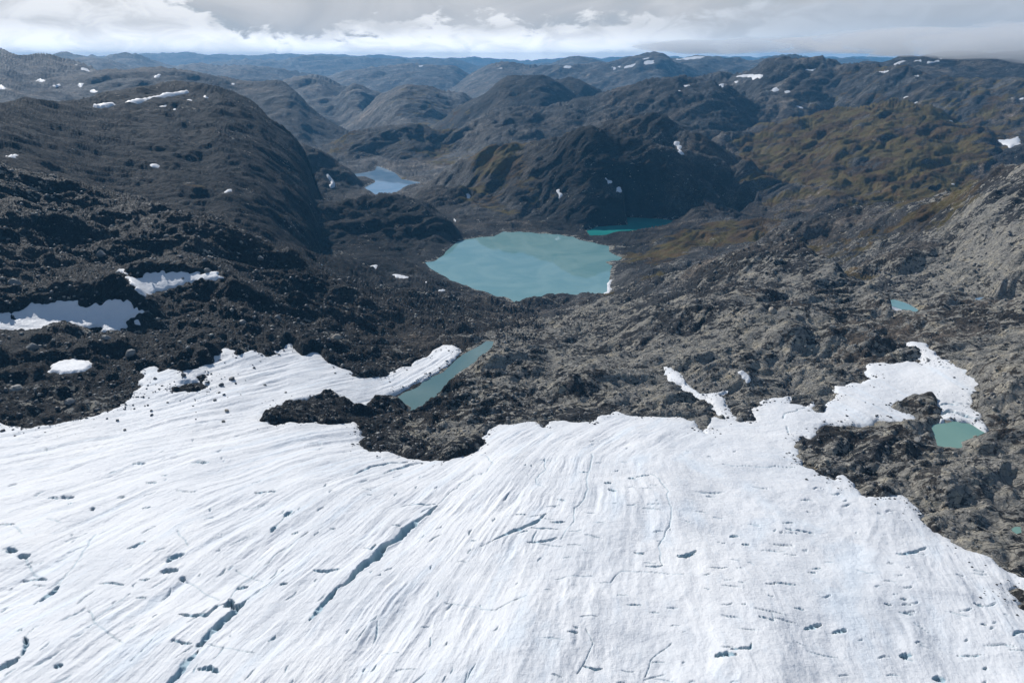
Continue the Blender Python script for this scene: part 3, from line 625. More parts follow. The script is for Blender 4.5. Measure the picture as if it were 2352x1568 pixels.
def water_material(name, body, rough=0.03, ripple=0.008):
    m, t, b = material(name)
    geo = t.node('ShaderNodeNewGeometry'); P = geo.outputs['Position']
    n1 = t.step(t.noise(P, 0.010, 6, 0.55, dist=1.5), .32, .68)
    t.put(b.inputs['Base Color'], t.mix(n1, tuple(c * q for c, q in zip(body, (.82, .90, .92))), tuple(c * q for c, q in zip(body, (1.15, 1.08, 1.06)))))
    b.inputs['Roughness'].default_value = rough; b.inputs['IOR'].default_value = 1.33; b.inputs['Specular IOR Level'].default_value = 0.5
    bm = t.node('ShaderNodeBump'); bm.inputs['Strength'].default_value = 1.0; bm.inputs['Distance'].default_value = ripple
    t.put(bm.inputs['Height'], t.noise(P, 0.25, 3, 0.5)); t.l.new(bm.outputs[0], b.inputs['Normal'])
    return m
M_ROCK = rock_material()
M_ICE = snow_material("glacier_snow"); M_SNOW = snow_material("old_snow", False)
M_WATER = {'milk': water_material("milky_water", (.19, .335, .335)), 'deep': water_material("turquoise_water", (.03, .27, .24)),
           'blue': water_material("blue_water", (.19, .30, .41)), 'grey': water_material("grey_meltwater", (.13, .21, .205)),
           'dark': water_material("dark_pool_water", (.03, .05, .08)), 'green': water_material("green_meltwater", (.17, .30, .25))}

# ------------------------------------------------------------------ terrain mesh
NC, NR = 1260, 820
az, d = rows_for(H, 150.0, 26000.0, NR, NC, -0.82, 0.82, 0.016)
X = (np.sin(az) * d); Y = (np.cos(az) * d)
Z0 = lut(H, az, d); ZB = lut(BASE, az, d)
xf, yf, df = X.astype(F4), Y.astype(F4), d.astype(F4)
# distance to water outlines (only near them) and to the snow outlines
shore = np.zeros(X.shape, F4); 
for L in lakes:
    P = np.array(L['poly']); R = L['R']; lo = P.min(0) - R; hi = P.max(0) + R
    m = (xf > lo[0]) & (xf < hi[0]) & (yf > lo[1]) & (yf < hi[1])
    if not m.any(): continue
    s = polysd(xf[m], yf[m], L['poly'])
    w = (1 - sstep(-s, 0, R)).astype(F4)
    shore[m] = np.maximum(shore[m], w)
    Z0[m] = Z0[m] * (1 - w) + (L['z'] - np.clip(s * 0.25, -R * .25, 4.0)) * w
def gsd(x, y):
    """signed distance to the glacier outline, positive on the ice"""
    s = np.full(x.shape, -1e3, F4); m = np.hypot(x, y) < 640
    xm, ym = x[m], y[m]
    v_ = polysd(xm, ym, gpoly)
    for g in gisl: v_ = np.minimum(v_, -polysd(xm, ym, g))
    v_ += gnoise(xm / 7, ym / 7, 61) * 1.6 + gnoise(xm / 2.6, ym / 2.6, 62) * .7
    s[m] = v_
    return s
GS = gsd(xf, yf)
near = df < 1300
leftness = sstep(-xf + 0.10 * yf, -40, 160) * sstep(1000 - df, 0, 200)
rel = relief(xf, yf, df, .55 + .45 * np.maximum(leftness, sstep(df, 900, 1200)))
rub = rubble(xf, yf, df)
calm = 1 - 0.93 * shore
smooth_rel = None
Zs = Z0 + 0.0
# snow patches: find their places on the land, calm the ground beneath
patch_sd = []
low_rel = np.zeros(X.shape, F4)
for idx, (r, s, lab) in enumerate(SNOW):
    px = dense(PX(r, nums(s)), step=5)
    cen = np.mean(px, axis=0)
    cx, cy, czz = cast(cen[0], cen[1], H)
    dc = math.hypot(cx, cy)
    poly = castpoly(px, H, dmin=dc * 0.90, dmax=dc * 1.12)
    P = np.array(poly); mg = dc * 0.02
    lo = P.min(0) - mg; hi = P.max(0) + mg
    m = (xf > lo[0]) & (xf < hi[0]) & (yf > lo[1]) & (yf < hi[1])
    ii = np.argwhere(m)
    if len(ii) == 0: patch_sd.append(None); continue
    i0, j0 = ii.min(0); i1, j1 = ii.max(0) + 1
    i0 = max(i0 - 1, 0); j0 = max(j0 - 1, 0)
    sub = (slice(i0, i1 + 1), slice(j0, j1 + 1))
    sdp = polysd(xf[sub], yf[sub], poly)
    w = dc * 0.0012
    rough_ = 3.2 if dc < 760 else 1.1 if len(px) > 40 else 2.4
    sdp = sdp + gnoise(xf[sub] / (w * 6), yf[sub] / (w * 6), 71) * w * rough_ + gnoise(xf[sub] / (w * 16), yf[sub] / (w * 16), 72) * w * rough_ * .8
    inn = sstep(sdp, -w * 6.0, w * 1)
    patch_sd.append((sub, sdp, w, dc))
    calm[sub] *= (1 - 0.88 * inn)
    rub[sub] *= (1 - inn)
calm *= np.where(GS > -3, 1 - 0.85 * sstep(GS, -3, 6), 1).astype(F4)
for px_, py_, hh, rr_ in ((1350, 885, 9, 45), (1010, 975, 6, 32), (1640, 870, 9, 45), (1600, 720, 15, 95), (1850, 760, 11, 70), (950, 690, 13, 60), (720, 730, 12, 50), (1150, 830, 7, 35), (1480, 780, 10, 50),
                          (2150, 1120, 8, 32), (2260, 880, 9, 45), (560, 700, 10, 45), (1230, 750, -11, 38), (1420, 700, -9, 45), (1760, 840, -6, 40), (1100, 700, 12, 50),
                          (2120, 600, 16, 80), (1750, 600, 14, 90), (1560, 560, 12, 90), (2300, 640, 10, 50), (1950, 870, 7, 35), (1260, 960, 5, 25)):
    x_, y_, z_ = cast(px_, py_, H, dmax=1300)
    q_ = np.hypot((xf - x_) / rr_, (yf - y_) / (rr_ * .8)) + .35 * gnoise(xf / (rr_ * .7), yf / (rr_ * .7), 97)
    Z0 = Z0 + hh * (1 - sstep(q_, .15, 1.15)) * (1 - shore) * sstep(-GS, 0, 22)
gravel = sstep(gnoise(xf / 60, yf / 60, 81), -.25, .3)
# where blocks lie: strongest on the left rubble slope
leftness = sstep(-xf + 0.10 * yf, -40, 160) * sstep(1000 - df, 0, 200)
Z0 = Z0 - 1.6 * sstep(GS, -1.5, 3)
rub *= (0.32 + 0.95 * leftness) * (0.5 + 0.5 * gravel) * (1 - 0.97 * shore) * (df < 1250)
zv = ZONE[np.clip(np.rint((az - AZ[0]) / (AZ[1] - AZ[0])).astype(int), 0, NA - 1), np.clip(np.rint((np.log(d) - LD[0]) / (LD[1] - LD[0])).astype(int), 0, ND - 1)]
RMUL = dict(left_dome=.58, valley_spur=.6, lake_knoll=.75, mid_hill=.6, right_hill=.85, cliff_mountain=.72, back_peak=.7, rock_knob=.9, shore_ridge=.7, right_ridge=.8, moraine_mound=.8, rubble_slope=.85, rock_wall=.8,
            mid_ridge=.8, right_mountain=.75, dark_hill=.4, long_mountain=.4, central_hill=.45, left_plateau=.5, far_mountain=.45)
rm = np.where(d > 3000, .40, .8)
for i, h in enumerate(HILLS):
    if h[0] in RMUL: rm[zv == i + 1] = RMUL[h[0]]
rm = np.where((zv == 0) & (d > 1100), .55, rm)
for _ in range(6):                                     # soften the change from one kind to the next
    rm[:, 1:-1] = (rm[:, :-2] + rm[:, 1:-1] * 2 + rm[:, 2:]) / 4; rm[1:-1] = (rm[:-2] + rm[1:-1] * 2 + rm[2:]) / 4
Zt = Z0 + rel * calm * rm.astype(F4) + rub * np.where(GS > 0, 0.1, 1)
# keep land above water around the shores and below water inside
for L in lakes:
    P = np.array(L['poly']); R = L['R']; lo = P.min(0) - R; hi = P.max(0) + R
    m = (xf > lo[0]) & (xf < hi[0]) & (yf > lo[1]) & (yf < hi[1])
    if not m.any(): continue
    s = polysd(xf[m], yf[m], L['poly'])
    zz = Zt[m]
    zz = np.where(s > 0, np.minimum(zz, L['z'] - np.clip(s * .4, 0.05, 5)), np.maximum(zz, L['z'] + np.clip(-s * .10, 0.02, 1.2) * (1 - sstep(-s, R * .5, R)) - 400 * sstep(-s, R * .5, R)))
    Zt[m] = zz
# surface kinds, and shade as a dark tone, painted from places in the photograph (px, py, radius px, strength)
def blobs(spec, T=H):
    out = np.zeros(X.shape, F4)
    pz, sl = az, (Zt / d)
    v_ = [float(q) for q in spec.split()]
    for cx_, cy_, rx, ry, st in np.array(v_).reshape(-1, 5):
        x0, y0, z0 = cast(cx_, cy_, H); d0 = math.hypot(x0, y0)
        mx = d0 / FPX * rx; my = d0 * d0 / abs(z0) / FPX * ry if abs(z0) > 1 else 3000
        my = min(my, mx * 2.5)
        ca, sa = x0 / d0, y0 / d0
        u = (xf - x0) * sa - (yf - y0) * ca; w_ = (xf - x0) * ca + (yf - y0) * sa
        out += F4(st) * np.exp(-(u / mx) ** 2 - (w_ / my) ** 2).astype(F4)
    return out
veg = blobs("""1750 340 110 30 1.0  1950 300 120 30 .8  2080 340 90 35 .8  1850 400 120 40 .5  2050 420 110 30 .8  2250 430 80 40 .5 2200 330 120 40 .5
 1200 350 140 35 .6  1010 350 130 22 1.0  1120 345 60 15 .7 1050 280 60 20 .6  900 430 90 30 .6  850 500 130 40 .35 640 500 120 20 .6 400 430 100 25 .5
 1600 560 200 30 .9  1500 600 90 40 .8  1500 650 60 30 .8 1950 640 60 20 1.2 2150 520 150 40 .45 1350 690 90 12 .9 1700 520 90 20 .9 2000 520 160 25 .7 2150 450 100 30 .6 1800 560 120 25 .6 1130 715 120 18 .35 2100 240 250 30 .55 1900 230 150 30 .4
 2350 250 150 60 .6 1250 460 130 50 .3 780 320 60 25 1.0 900 270 120 30 .5 1000 250 100 30 .5 1100 440 90 30 .5 720 290 40 30 .5""")
pale = blobs("""1150 780 120 60 .35 1350 720 60 30 1.1 1300 760 120 30 .9 1300 840 200 50 .75 1500 850 180 60 .55 1650 800 180 90 .5 1800 700 180 60 .15 1000 1010 130 40 1.1
 2150 1130 130 90 1.0 2300 1250 80 80 1.1 2330 850 90 180 1.2 2250 640 140 60 .9 2150 760 50 60 .3 2300 450 100 60 .5 2000 560 150 40 .35 1600 880 140 50 .45 1950 880 80 40 .3
 720 960 60 20 .8 100 900 110 40 .45 50 700 150 60 .1 760 780 40 20 .6 200 950 120 40 .5 1100 900 120 50 .3""")
wet = blobs("""100 600 500 150 .9 500 750 200 100 .7 150 500 300 100 .5 1100 350 150 60 .5""")
ks = gnoise(xf / 160, yf / 160, 91)
pale += 0.55 * sstep(xf, -120, 20) * (1 - sstep(df, 750, 1100)) + .25 * sstep(df, 700, 500)
dark = blobs('''100 350 450 120 1.0 500 330 260 120 1.0 -100 330 300 100 .8 0 450 300 80 .7 1450 420 180 110 .8 1300 360 120 60 .6 900 520 200 60 .6 1250 190 120 60 .6 400 210 300 40 .8''')  # dark rock, with cloud and cliff shade put into its colour
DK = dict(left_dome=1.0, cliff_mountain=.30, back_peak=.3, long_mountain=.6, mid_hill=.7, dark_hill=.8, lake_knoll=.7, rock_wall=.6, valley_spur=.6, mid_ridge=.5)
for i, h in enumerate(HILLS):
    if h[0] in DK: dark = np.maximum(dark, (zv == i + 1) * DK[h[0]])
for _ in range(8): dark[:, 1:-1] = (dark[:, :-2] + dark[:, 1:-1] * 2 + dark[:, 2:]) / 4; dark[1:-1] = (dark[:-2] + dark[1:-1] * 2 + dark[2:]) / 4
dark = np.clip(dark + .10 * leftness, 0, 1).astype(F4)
veg = np.clip(veg, 0, 1.3); pale = pale + .7 * sstep(shore, .80, .97)
pale = np.clip(pale + .45 * sstep(gnoise(xf / 55, yf / 38, 93), -.1, .35) * sstep(xf, -150, 0) * (df < 1300) - .25 * sstep(gnoise(xf / 70, yf / 50, 94), .0, .4), 0, 1.3) * (1 - 0.5 * leftness) + .12 * leftness; wet = np.clip(wet, 0, 1)
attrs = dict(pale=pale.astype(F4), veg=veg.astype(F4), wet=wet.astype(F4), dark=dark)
# split the one surface into named pieces of the land
fz = ((az[:-1, :-1] + az[1:, 1:]) / 2, (d[:-1, :-1] + d[1:, 1:]) / 2)
ia_ = np.clip(np.rint((fz[0] - AZ[0]) / (AZ[1] - AZ[0])).astype(int), 0, NA - 1); jd_ = np.clip(np.rint((np.log(fz[1]) - LD[0]) / (LD[1] - LD[0])).astype(int), 0, ND - 1)
zone = ZONE[ia_, jd_]
g4 = np.minimum(np.minimum(GS[:-1, :-1], GS[1:, :-1]), np.minimum(GS[:-1, 1:], GS[1:, 1:]))
open_ = g4 < 14
def struct(o, label): o['kind'] = 'structure'; o['label'] = label
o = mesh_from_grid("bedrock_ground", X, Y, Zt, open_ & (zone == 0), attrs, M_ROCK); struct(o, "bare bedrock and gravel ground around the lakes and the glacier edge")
for i, h in enumerate(HILLS):
    kz = open_ & (zone == i + 1)
    if kz.sum() > 30:
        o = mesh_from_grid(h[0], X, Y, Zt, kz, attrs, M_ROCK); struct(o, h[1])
# snow patches
for (r, s, lab), pk in zip(SNOW, patch_sd):
    if pk is None: print('none', lab); continue
    sub, sdp, w, dc = pk
    zt = Zt[sub]
    th = min(2.2, w * 1.2) + (.5 if dc < 760 else 0) + (3.0 if dc > 1500 and sdp.size > 900 and r == 1 else 0)
    zz = zt + np.clip(sdp / (w * 2.5), -1, 1) * th
    kq = np.maximum(np.maximum(sdp[:-1, :-1], sdp[1:, :-1]), np.maximum(sdp[:-1, 1:], sdp[1:, 1:])) > -w * .5
    if kq.sum() < 2: print("tiny patch", lab, kq.sum(), dc); 
    if kq.sum() < 1: print('lost', lab); continue
    o = mesh_from_grid("snow_patch", X[sub], Y[sub], zz, kq, {}, M_SNOW)
    o['label'] = lab; o['category'] = 'snow patch'; o['group'] = 'snow patches lying on the rock'
# water surfaces
for L in lakes:
    P = np.array(L['poly']); c = P.mean(0); 
    # grow the sheet a little under the shore
    poly = [(x + (x - c[0]) * 0.01, y + (y - c[1]) * 0.01) for x, y in L['poly']]
    me = bpy.data.meshes.new(L['name']); me.from_pydata([(x, y, L['z']) for x, y in poly], [], [list(range(len(poly)))])
    me.update(); me.materials.append(M_WATER[L['tint']])
    if me.polygons[0].normal.z < 0: me.flip_normals()
    o = bpy.data.objects.new(L['name'], me); coll.objects.link(o); struct(o, L['label'])

# ------------------------------------------------------------------ glacier: flow field
FLOW = """-200 1000 8  100 1000 10  400 1010 9  700 1000 8  100 1100 17  400 1100 18  700 1060 16  100 1250 28  400 1250 30  100 1450 36  350 1450 40  600 1200 34  600 1350 42
850 1290 43  900 1150 38  900 1080 20  750 1500 50  1050 1500 57  1100 1250 50  1200 1400 62  1150 1150 46  1350 1150 72  1400 1300 70  1400 1500 72  1600 1150 86  1650 1300 84  1700 1500 90
1800 1200 98  1850 1400 105  2000 1200 113  2050 1450 118  2250 1400 124  2300 1520 124  2150 1250 118  600 900 12  500 850 20  800 890 14  1500 1000 20 1700 1000 0 2000 900 -20 2100 850 -40"""
fv = np.array([float(q) for q in FLOW.split()]).reshape(-1, 3); fp = []
for px_, py_, an in fv:
    a_ = cast(px_, py_, BASE, dmax=900); st_ = 12
    b_ = cast(px_ + math.cos(math.radians(an)) * st_, py_ - math.sin(math.radians(an)) * st_, BASE, dmax=900)
    v2 = np.array([b_[0] - a_[0], b_[1] - a_[1]]); v2 /= np.linalg.norm(v2)
    fp.append((a_[0], a_[1], v2[0] ** 2 - v2[1] ** 2, 2 * v2[0] * v2[1]))
fp = np.array(fp)
gx = np.linspace(-560, 560, 31); gy = np.linspace(30, 640, 19); GX, GY = np.meshgrid(gx, gy, indexing='ij')
def dirfield(x, y):
    w_ = 1 / (((x[..., None] - fp[:, 0]) ** 2 + (y[..., None] - fp[:, 1]) ** 2) + 30 ** 2) ** 1.6
    c2 = (w_ * fp[:, 2]).sum(-1); s2 = (w_ * fp[:, 3]).sum(-1); th = 0.5 * np.arctan2(s2, c2)
    return np.cos(th), np.sin(th)
# orient consistently: up the picture / to the right
ncx, ncy = GX.shape
mx_, my_ = (GX[:-1, :-1] + GX[1:, 1:]) / 2, (GY[:-1, :-1] + GY[1:, 1:]) / 2
dx_, dy_ = dirfield(mx_, my_); sg = np.where(dx_ * 0.35 + dy_ < 0, -1, 1); dx_, dy_ = dx_ * sg, dy_ * sg
def solve(tx, ty):
    """least squares field whose gradient follows (tx, ty)"""
    hx, hy = gx[1] - gx[0], gy[1] - gy[0]; N = ncx * ncy; rows = (ncx - 1) * (ncy - 1)
    Am = np.zeros((2 * rows + 1, N)); rh = np.zeros(2 * rows + 1); k = 0
    px_, py_ = -ty, tx
    for i in range(ncx - 1):
        for j in range(ncy - 1):
            idc = [i * ncy + j, (i + 1) * ncy + j, i * ncy + j + 1, (i + 1) * ncy + j + 1]
            gxw = np.array([-1, 1, -1, 1]) / (2 * hx); gyw = np.array([-1, -1, 1, 1]) / (2 * hy)
            Am[k, idc] = 1.0 * (gxw * tx[i, j] + gyw * ty[i, j]); rh[k] = 1.0; Am[k] *= .35; rh[k] *= .35; k += 1
            Am[k, idc] = 2.0 * (gxw * px_[i, j] + gyw * py_[i, j]); k += 1
    Am[k, 0] = 1
    Lp = []
    for i in range(ncx):
        for j in range(ncy):
            for ii, jj in ((1, 0), (0, 1)):
                if 0 < i * ii + j * jj < (ncx if ii else ncy) - 1:
                    q = np.zeros(N); q[i * ncy + j] = -2; q[(i + ii) * ncy + j + jj] = 1; q[(i - ii) * ncy + j - jj] = 1; Lp.append(q)
    Lp = np.array(Lp) * 0.006
    AtA = Am.T @ Am + Lp.T @ Lp + np.eye(N) * 1e-9
    return np.linalg.solve(AtA, Am.T @ rh).reshape(ncx, ncy)
PSI = solve(-dy_, dx_); PHI = solve(dx_, dy_)
def refine(T, k=4):
    """cubic upsampling so flow lines bend smoothly"""
    def up(A):
        n_ = A.shape[0]; t_ = np.arange((n_ - 1) * k + 1) / k; i = np.minimum(t_.astype(int), n_ - 2); f = (t_ - i)[:, None]
        P_ = np.concatenate([2 * A[:1] - A[1:2], A, 2 * A[-1:] - A[-2:-1]]); a, b, c, e = P_[i], P_[i + 1], P_[i + 2], P_[i + 3]
        return b + .5 * f * (c - a + f * (2 * a - 5 * b + 4 * c - e + f * (3 * (b - c) + e - a)))
    return up(up(T).T).T
PSI, PHI = refine(PSI), refine(PHI); gx = np.linspace(gx[0], gx[-1], PSI.shape[0]); gy = np.linspace(gy[0], gy[-1], PSI.shape[1]); ncx, ncy = PSI.shape
def lutg(T, x, y):
    fx = np.clip((x - gx[0]) / (gx[1] - gx[0]), 0, ncx - 1.001); fy = np.clip((y - gy[0]) / (gy[1] - gy[0]), 0, ncy - 1.001)
    i = fx.astype(int); j = fy.astype(int); fx = fx - i; fy = fy - j
    # smooth (bicubic-ish) weights would bend lines at cell borders, plain bilinear is fine after the noise warp
    return (T[i, j] * (1 - fx) + T[i + 1, j] * fx) * (1 - fy) + (T[i, j + 1] * (1 - fx) + T[i + 1, j + 1] * fx) * fy
# ------------------------------------------------------------------ crevasses (region, outline, width in crop pixels)
CREV = """7 30 2352 905 2250 1000 2130 1130|8 40 0 920 75 870 170 760 240 720 290 640 380 570 440 520 560 430 660 340|8 8 660 325 720 280 820 200 920 140 1000 115 1045 60 1000 15 900 0
7 45 1120 1620 1170 1568 1260 1470 1370 1350|7 40 1390 1330 1440 1240 1540 1150 1640 1070 1700 1010|7 10 1700 1010 1780 950 1860 880 1950 780|7 15 1180 1290 1260 1295 1340 1305|7 50 1365 1310 1400 1315
7 22 1230 1100 1330 1110 1430 1110 1500 1050 1560 1030|7 60 1560 1020 1590 1055|7 30 1580 990 1590 1050|7 40 1600 1050 1640 1060|7 35 1640 920 1710 905|7 8 1590 980 1670 880 1760 800 1900 690 2050 590 2130 540|7 25 1870 540 1920 500|7 25 1960 440 2020 400|7 8 1920 500 1960 440
7 60 1160 740 1220 700 1275 690|7 40 1110 812 1180 797 1225 802|7 35 1240 850 1285 840|7 25 870 665 940 645 1010 615|7 30 60 665 120 680|7 35 130 700 190 715|7 6 190 720 210 790 250 830 320 860|7 30 280 1010 330 960 400 900|7 6 400 900 500 790 570 700 620 620 660 540
7 20 160 1400 180 1330 190 1260|7 8 190 1260 240 1200 300 1180|7 42 -40 1500 60 1450 140 1410|7 35 380 1475 435 1455|7 25 430 300 530 290|7 15 460 345 500 335|7 18 320 315 410 305|7 28 615 380 648 375|7 15 0 495 100 490
7 18 1010 210 1080 212|7 20 1350 65 1450 55|7 15 900 70 1010 68|7 18 1750 270 1920 265|7 18 800 310 870 290|7 15 970 375 1040 365|7 12 1110 155 1150 155|7 25 2160 795 2250 805 2352 790|7 22 1920 895 1980 890|7 28 1370 1475 1440 1470 1510 1515
7 14 690 885 780 890 860 895|7 14 960 860 1040 855|7 5 600 1080 660 1160 740 1230 850 1305|7 4 1620 780 1720 825 1820 860|7 3.5 1290 860 1400 940 1520 1000|7 5 1440 1310 1550 1345 1750 1365|7 3.5 1220 545 1310 635|7 5 650 1150 760 1060 900 960|7 7 910 1430 1060 1270 1170 1170
7 6 100 510 170 555|7 4 330 455 410 475|7 10 1220 260 1340 262|7 10 230 890 310 895|7 8 1680 380 1880 330|7 14 2010 545 2060 535|7 14 2260 508 2300 508|7 14 110 1222 160 1210|7 14 1850 1275 1900 1225|7 18 150 850 320 855|7 14 940 990 1010 985
8 18 0 150 80 125 200 85 330 65 460 55|8 18 280 130 370 105 480 75 620 50|8 10 -60 170 0 150|8 22 1050 600 1110 570 1200 530 1300 490 1380 440 1430 400|8 8 960 640 1050 600|8 20 1440 465 1550 468|8 18 1280 610 1380 600 1500 580|8 15 1310 510 1400 510 1500 530|8 12 1230 548 1300 535
8 28 1800 200 1850 195|8 25 1830 240 1890 260|8 25 1970 165 2030 170|8 15 2020 150 2120 150|8 8 2050 245 2150 245|8 6 2130 140 2190 180 2240 260 2240 310 2280 370 2260 490 2190 620 2200 700 2215 750|8 15 2080 755 2150 765 2215 755|8 15 2020 665 2090 672
8 25 2310 700 2352 710 2440 690|8 6 1730 0 1720 90 1690 130 1700 200 1670 320 1610 370 1600 470 1560 520 1520 590|8 12 1640 125 1700 130|8 5 1400 30 1410 100 1340 170 1340 200 1410 230|8 12 1490 310 1550 325|8 18 1205 410 1265 412|8 10 800 745 860 750
8 5 1480 860 1550 835 1730 815|8 7 1780 880 1860 870 1880 830 1930 797 2100 800 2352 830|8 8 1900 960 1970 955|8 12 1970 1025 2060 1025|8 10 2245 1050 2320 1052|8 18 1660 1430 1740 1465 1810 1455|8 18 1560 1220 1640 1220|8 12 1600 1190 1640 1192|8 14 460 345 550 330 660 325
8 12 160 645 220 660 250 625|8 12 350 490 420 492|8 10 150 240 210 250|8 12 180 285 215 285|8 8 1690 1200 1740 1290 1680 1400 1620 1500|8 8 2280 1270 2200 1330 2140 1390 2100 1500|8 5 720 1010 850 1025 1060 1075 1180 1020 1270 980|8 10 90 1275 170 1180|8 8 380 1478 530 1472|8 6 280 1355 400 1362
8 10 1740 480 1810 485|8 8 540 1180 600 1160|8 8 2120 350 2200 358|8 8 2140 215 2180 215|8 8 1860 345 1890 348|8 8 1560 245 1610 245|8 12 890 600 940 602|8 9 1540 710 1590 705
9 10 90 385 165 392|9 22 320 545 400 550|9 18 420 605 480 605|9 14 700 515 800 535 910 548|9 10 705 543 800 555|9 12 680 485 760 480|9 20 -30 712 60 690 95 665|9 14 620 893 790 903|9 8 285 880 350 887|9 14 770 1060 835 1070|9 16 520 1133 630 1153|9 22 835 1200 900 1175 970 1165
9 22 1045 1225 1140 1215|9 35 225 1390 300 1375 385 1378|9 15 340 1345 460 1340 470 1300|9 16 1385 1035 1435 1042|9 16 1490 1005 1540 1010|9 14 1480 1085 1585 1100|9 16 1455 685 1520 692 1590 660 1680 630|9 30 1490 1395 1580 1385|9 30 1720 1545 1810 1540|9 20 2000 1035 2070 1038
9 18 2050 1180 2080 1175|9 12 1880 1362 2000 1375 2050 1368|9 14 2265 1258 2310 1235 2380 1225|9 14 2070 1470 2100 1460|9 12 895 770 950 770|9 12 870 800 920 795|9 7 290 85 500 88 650 85|9 10 650 85 780 85|9 12 160 285 215 287|9 8 1610 1170 1700 1225|9 4 600 1090 625 1150|9 8 600 845 620 850
9 9 400 905 435 905|9 9 380 793 410 796|9 9 230 593 250 593|9 6 550 650 720 650|9 8 1450 970 1470 972|9 9 1530 800 1560 800|9 9 1475 848 1500 850|9 6 140 930 180 945|9 5 0 1210 20 1210|9 9 1660 1330 1700 1345|9 8 1080 1508 1145 1512|9 9 790 1275 860 1305
6 8 680 1325 700 1300 840 1235|6 8 725 1410 720 1380|6 14 1770 1240 1830 1222 1900 1228|6 22 1770 1300 1850 1278 1930 1300 1990 1325 2070 1328|6 8 1860 1210 2000 1228|6 8 1740 970 1870 985|6 6 1960 1020 2000 1045"""
# glacier mesh
GC, GR = 1480, 680
ga, gd = rows_for(BASE, 100.0, 560.0, GR, GC, -0.90, 0.90, 0.002)
XG, YG = np.sin(ga) * gd, np.cos(ga) * gd
ZG = lut(BASE, ga, gd); xg, yg, dg = XG.astype(F4), YG.astype(F4), gd.astype(F4)
SG = gsd(xg, yg)
psi = lutg(PSI, XG, YG).astype(F4); phi = lutg(PHI, XG, YG).astype(F4)
psi += gnoise(xg / 60, yg / 60, 21) * 1.6 + gnoise(xg / 12, yg / 12, 22) * .35; phi += gnoise(xg / 30, yg / 30, 23) * 6
lowpart = sstep(-SG, -70, -8)                    # fades near the edge, where old snow lies smooth
ripple = 1 - sstep(yg - 330, 0, 60) * sstep(xg, -60, 40)     # snow apron on the right has no flow lines
ripple = np.clip(ripple, .12, 1)
rg = np.zeros(xg.shape, F4)
for lp, lf, am, sdn in ((14, 150, .55, 1), (6.5, 85, .42, 2), (3.2, 40, .27, 3), (1.6, 16, .17, 4), (.8, 7, .08, 6)):
    q = gnoise(psi / lp, phi / lf, sdn); q2 = gnoise(psi / lp * 1.7 + 9, phi / lf * 1.4, sdn + 5)
    rg += am * (-np.abs(q) * 1.3 + .5 * q2) * sstep(lp * 330 - dg, 0, lp * 120 + 60)
rg *= (.55 + .9 * sstep(gnoise(xg / 28, yg / 28, 45), -.4, .5)) * ripple * (1 - .10 * sstep(xg, -20, 80))
rg += gnoise(xg / 34, yg / 34, 25) * 1.5 + gnoise(xg / 11, yg / 11, 26) * .35
# cross steps: slightly terraced blocks right of centre
tq = gnoise(phi / 16 + psi / 60, psi / 30, 27); rg += (np.abs(tq) - .3) * -.55 * sstep(xg, -30, 40) * ripple
ZG = ZG + rg
icea = np.zeros(xg.shape, F4)
jag = gnoise(xg / 2.2, yg / 2.2, 28); jag2 = gnoise(xg / .8, yg / .8, 29)
for c in CREV.replace('\n', '|').split('|'):
    v_ = [float(q) for q in c.split()]; r = int(v_[0]); wpx = v_[1] * .3336; pts = PX(r, list(zip(v_[2::2], v_[3::2])))
    wp = [cast(x_, y_, BASE, dmax=900) for x_, y_ in dense(pts, False, 7)]
    wp = [(q[0] + .0045 * q[1] * float(gnoise(q[0] / 7, q[1] / 7, 51)), q[1] + .0045 * q[1] * float(gnoise(q[0] / 7, q[1] / 7, 52)), q[2]) for q in wp]
    dc = np.mean([math.sqrt(q[0] ** 2 + q[1] ** 2 + q[2] ** 2) for q in wp]); w = max(wpx * dc / FPX * (0.42 if wpx < 7 else .45 if wpx < 14.5 else .34), 0.10)
    line = [(q[0], q[1]) for q in wp]
    if len(line) < 2: continue
    P = np.array(line); mg = w * 3 + 1
    m = (xg > P[:, 0].min() - mg) & (xg < P[:, 0].max() + mg) & (yg > P[:, 1].min() - mg) & (yg < P[:, 1].max() + mg)
    if not m.any(): continue
    dist, pos = linesd(xg[m], yg[m], line)
    spx = dg[m] * 0.0014
    thin = wpx < 3.4
    ww = np.maximum(w, spx * (0.75 if thin else 1.0)) * (1 if thin else np.clip(0.08 + 1.25 * np.clip(4 * pos * (1 - pos), 0, 1) ** .6 * (1 + .6 * gnoise(pos * 7 + wpx, pos * 0 + dc, 3)), .08, 1.5))
    dd = dist + jag[m] * ww * .35 
    prof = 1 - sstep(dd, ww * 0.55, ww * 1.25)
    dep = (min(3.2 * w, 9.0) if not thin else max(2.5 * w, 0.5)) * np.clip(0.7 + 1.1 * gnoise(pos * (5 + .2 * len(line)), pos + 4 * w, 8), .1, 1.4)
    ZG[m] -= prof * dep * np.where(dd < ww * .3, 1.15, 1.0)
    icea[m] = np.maximum(icea[m], (1 - sstep(dd, ww * 0.8, ww * 1.5)) * (0.95 if not thin else .5))
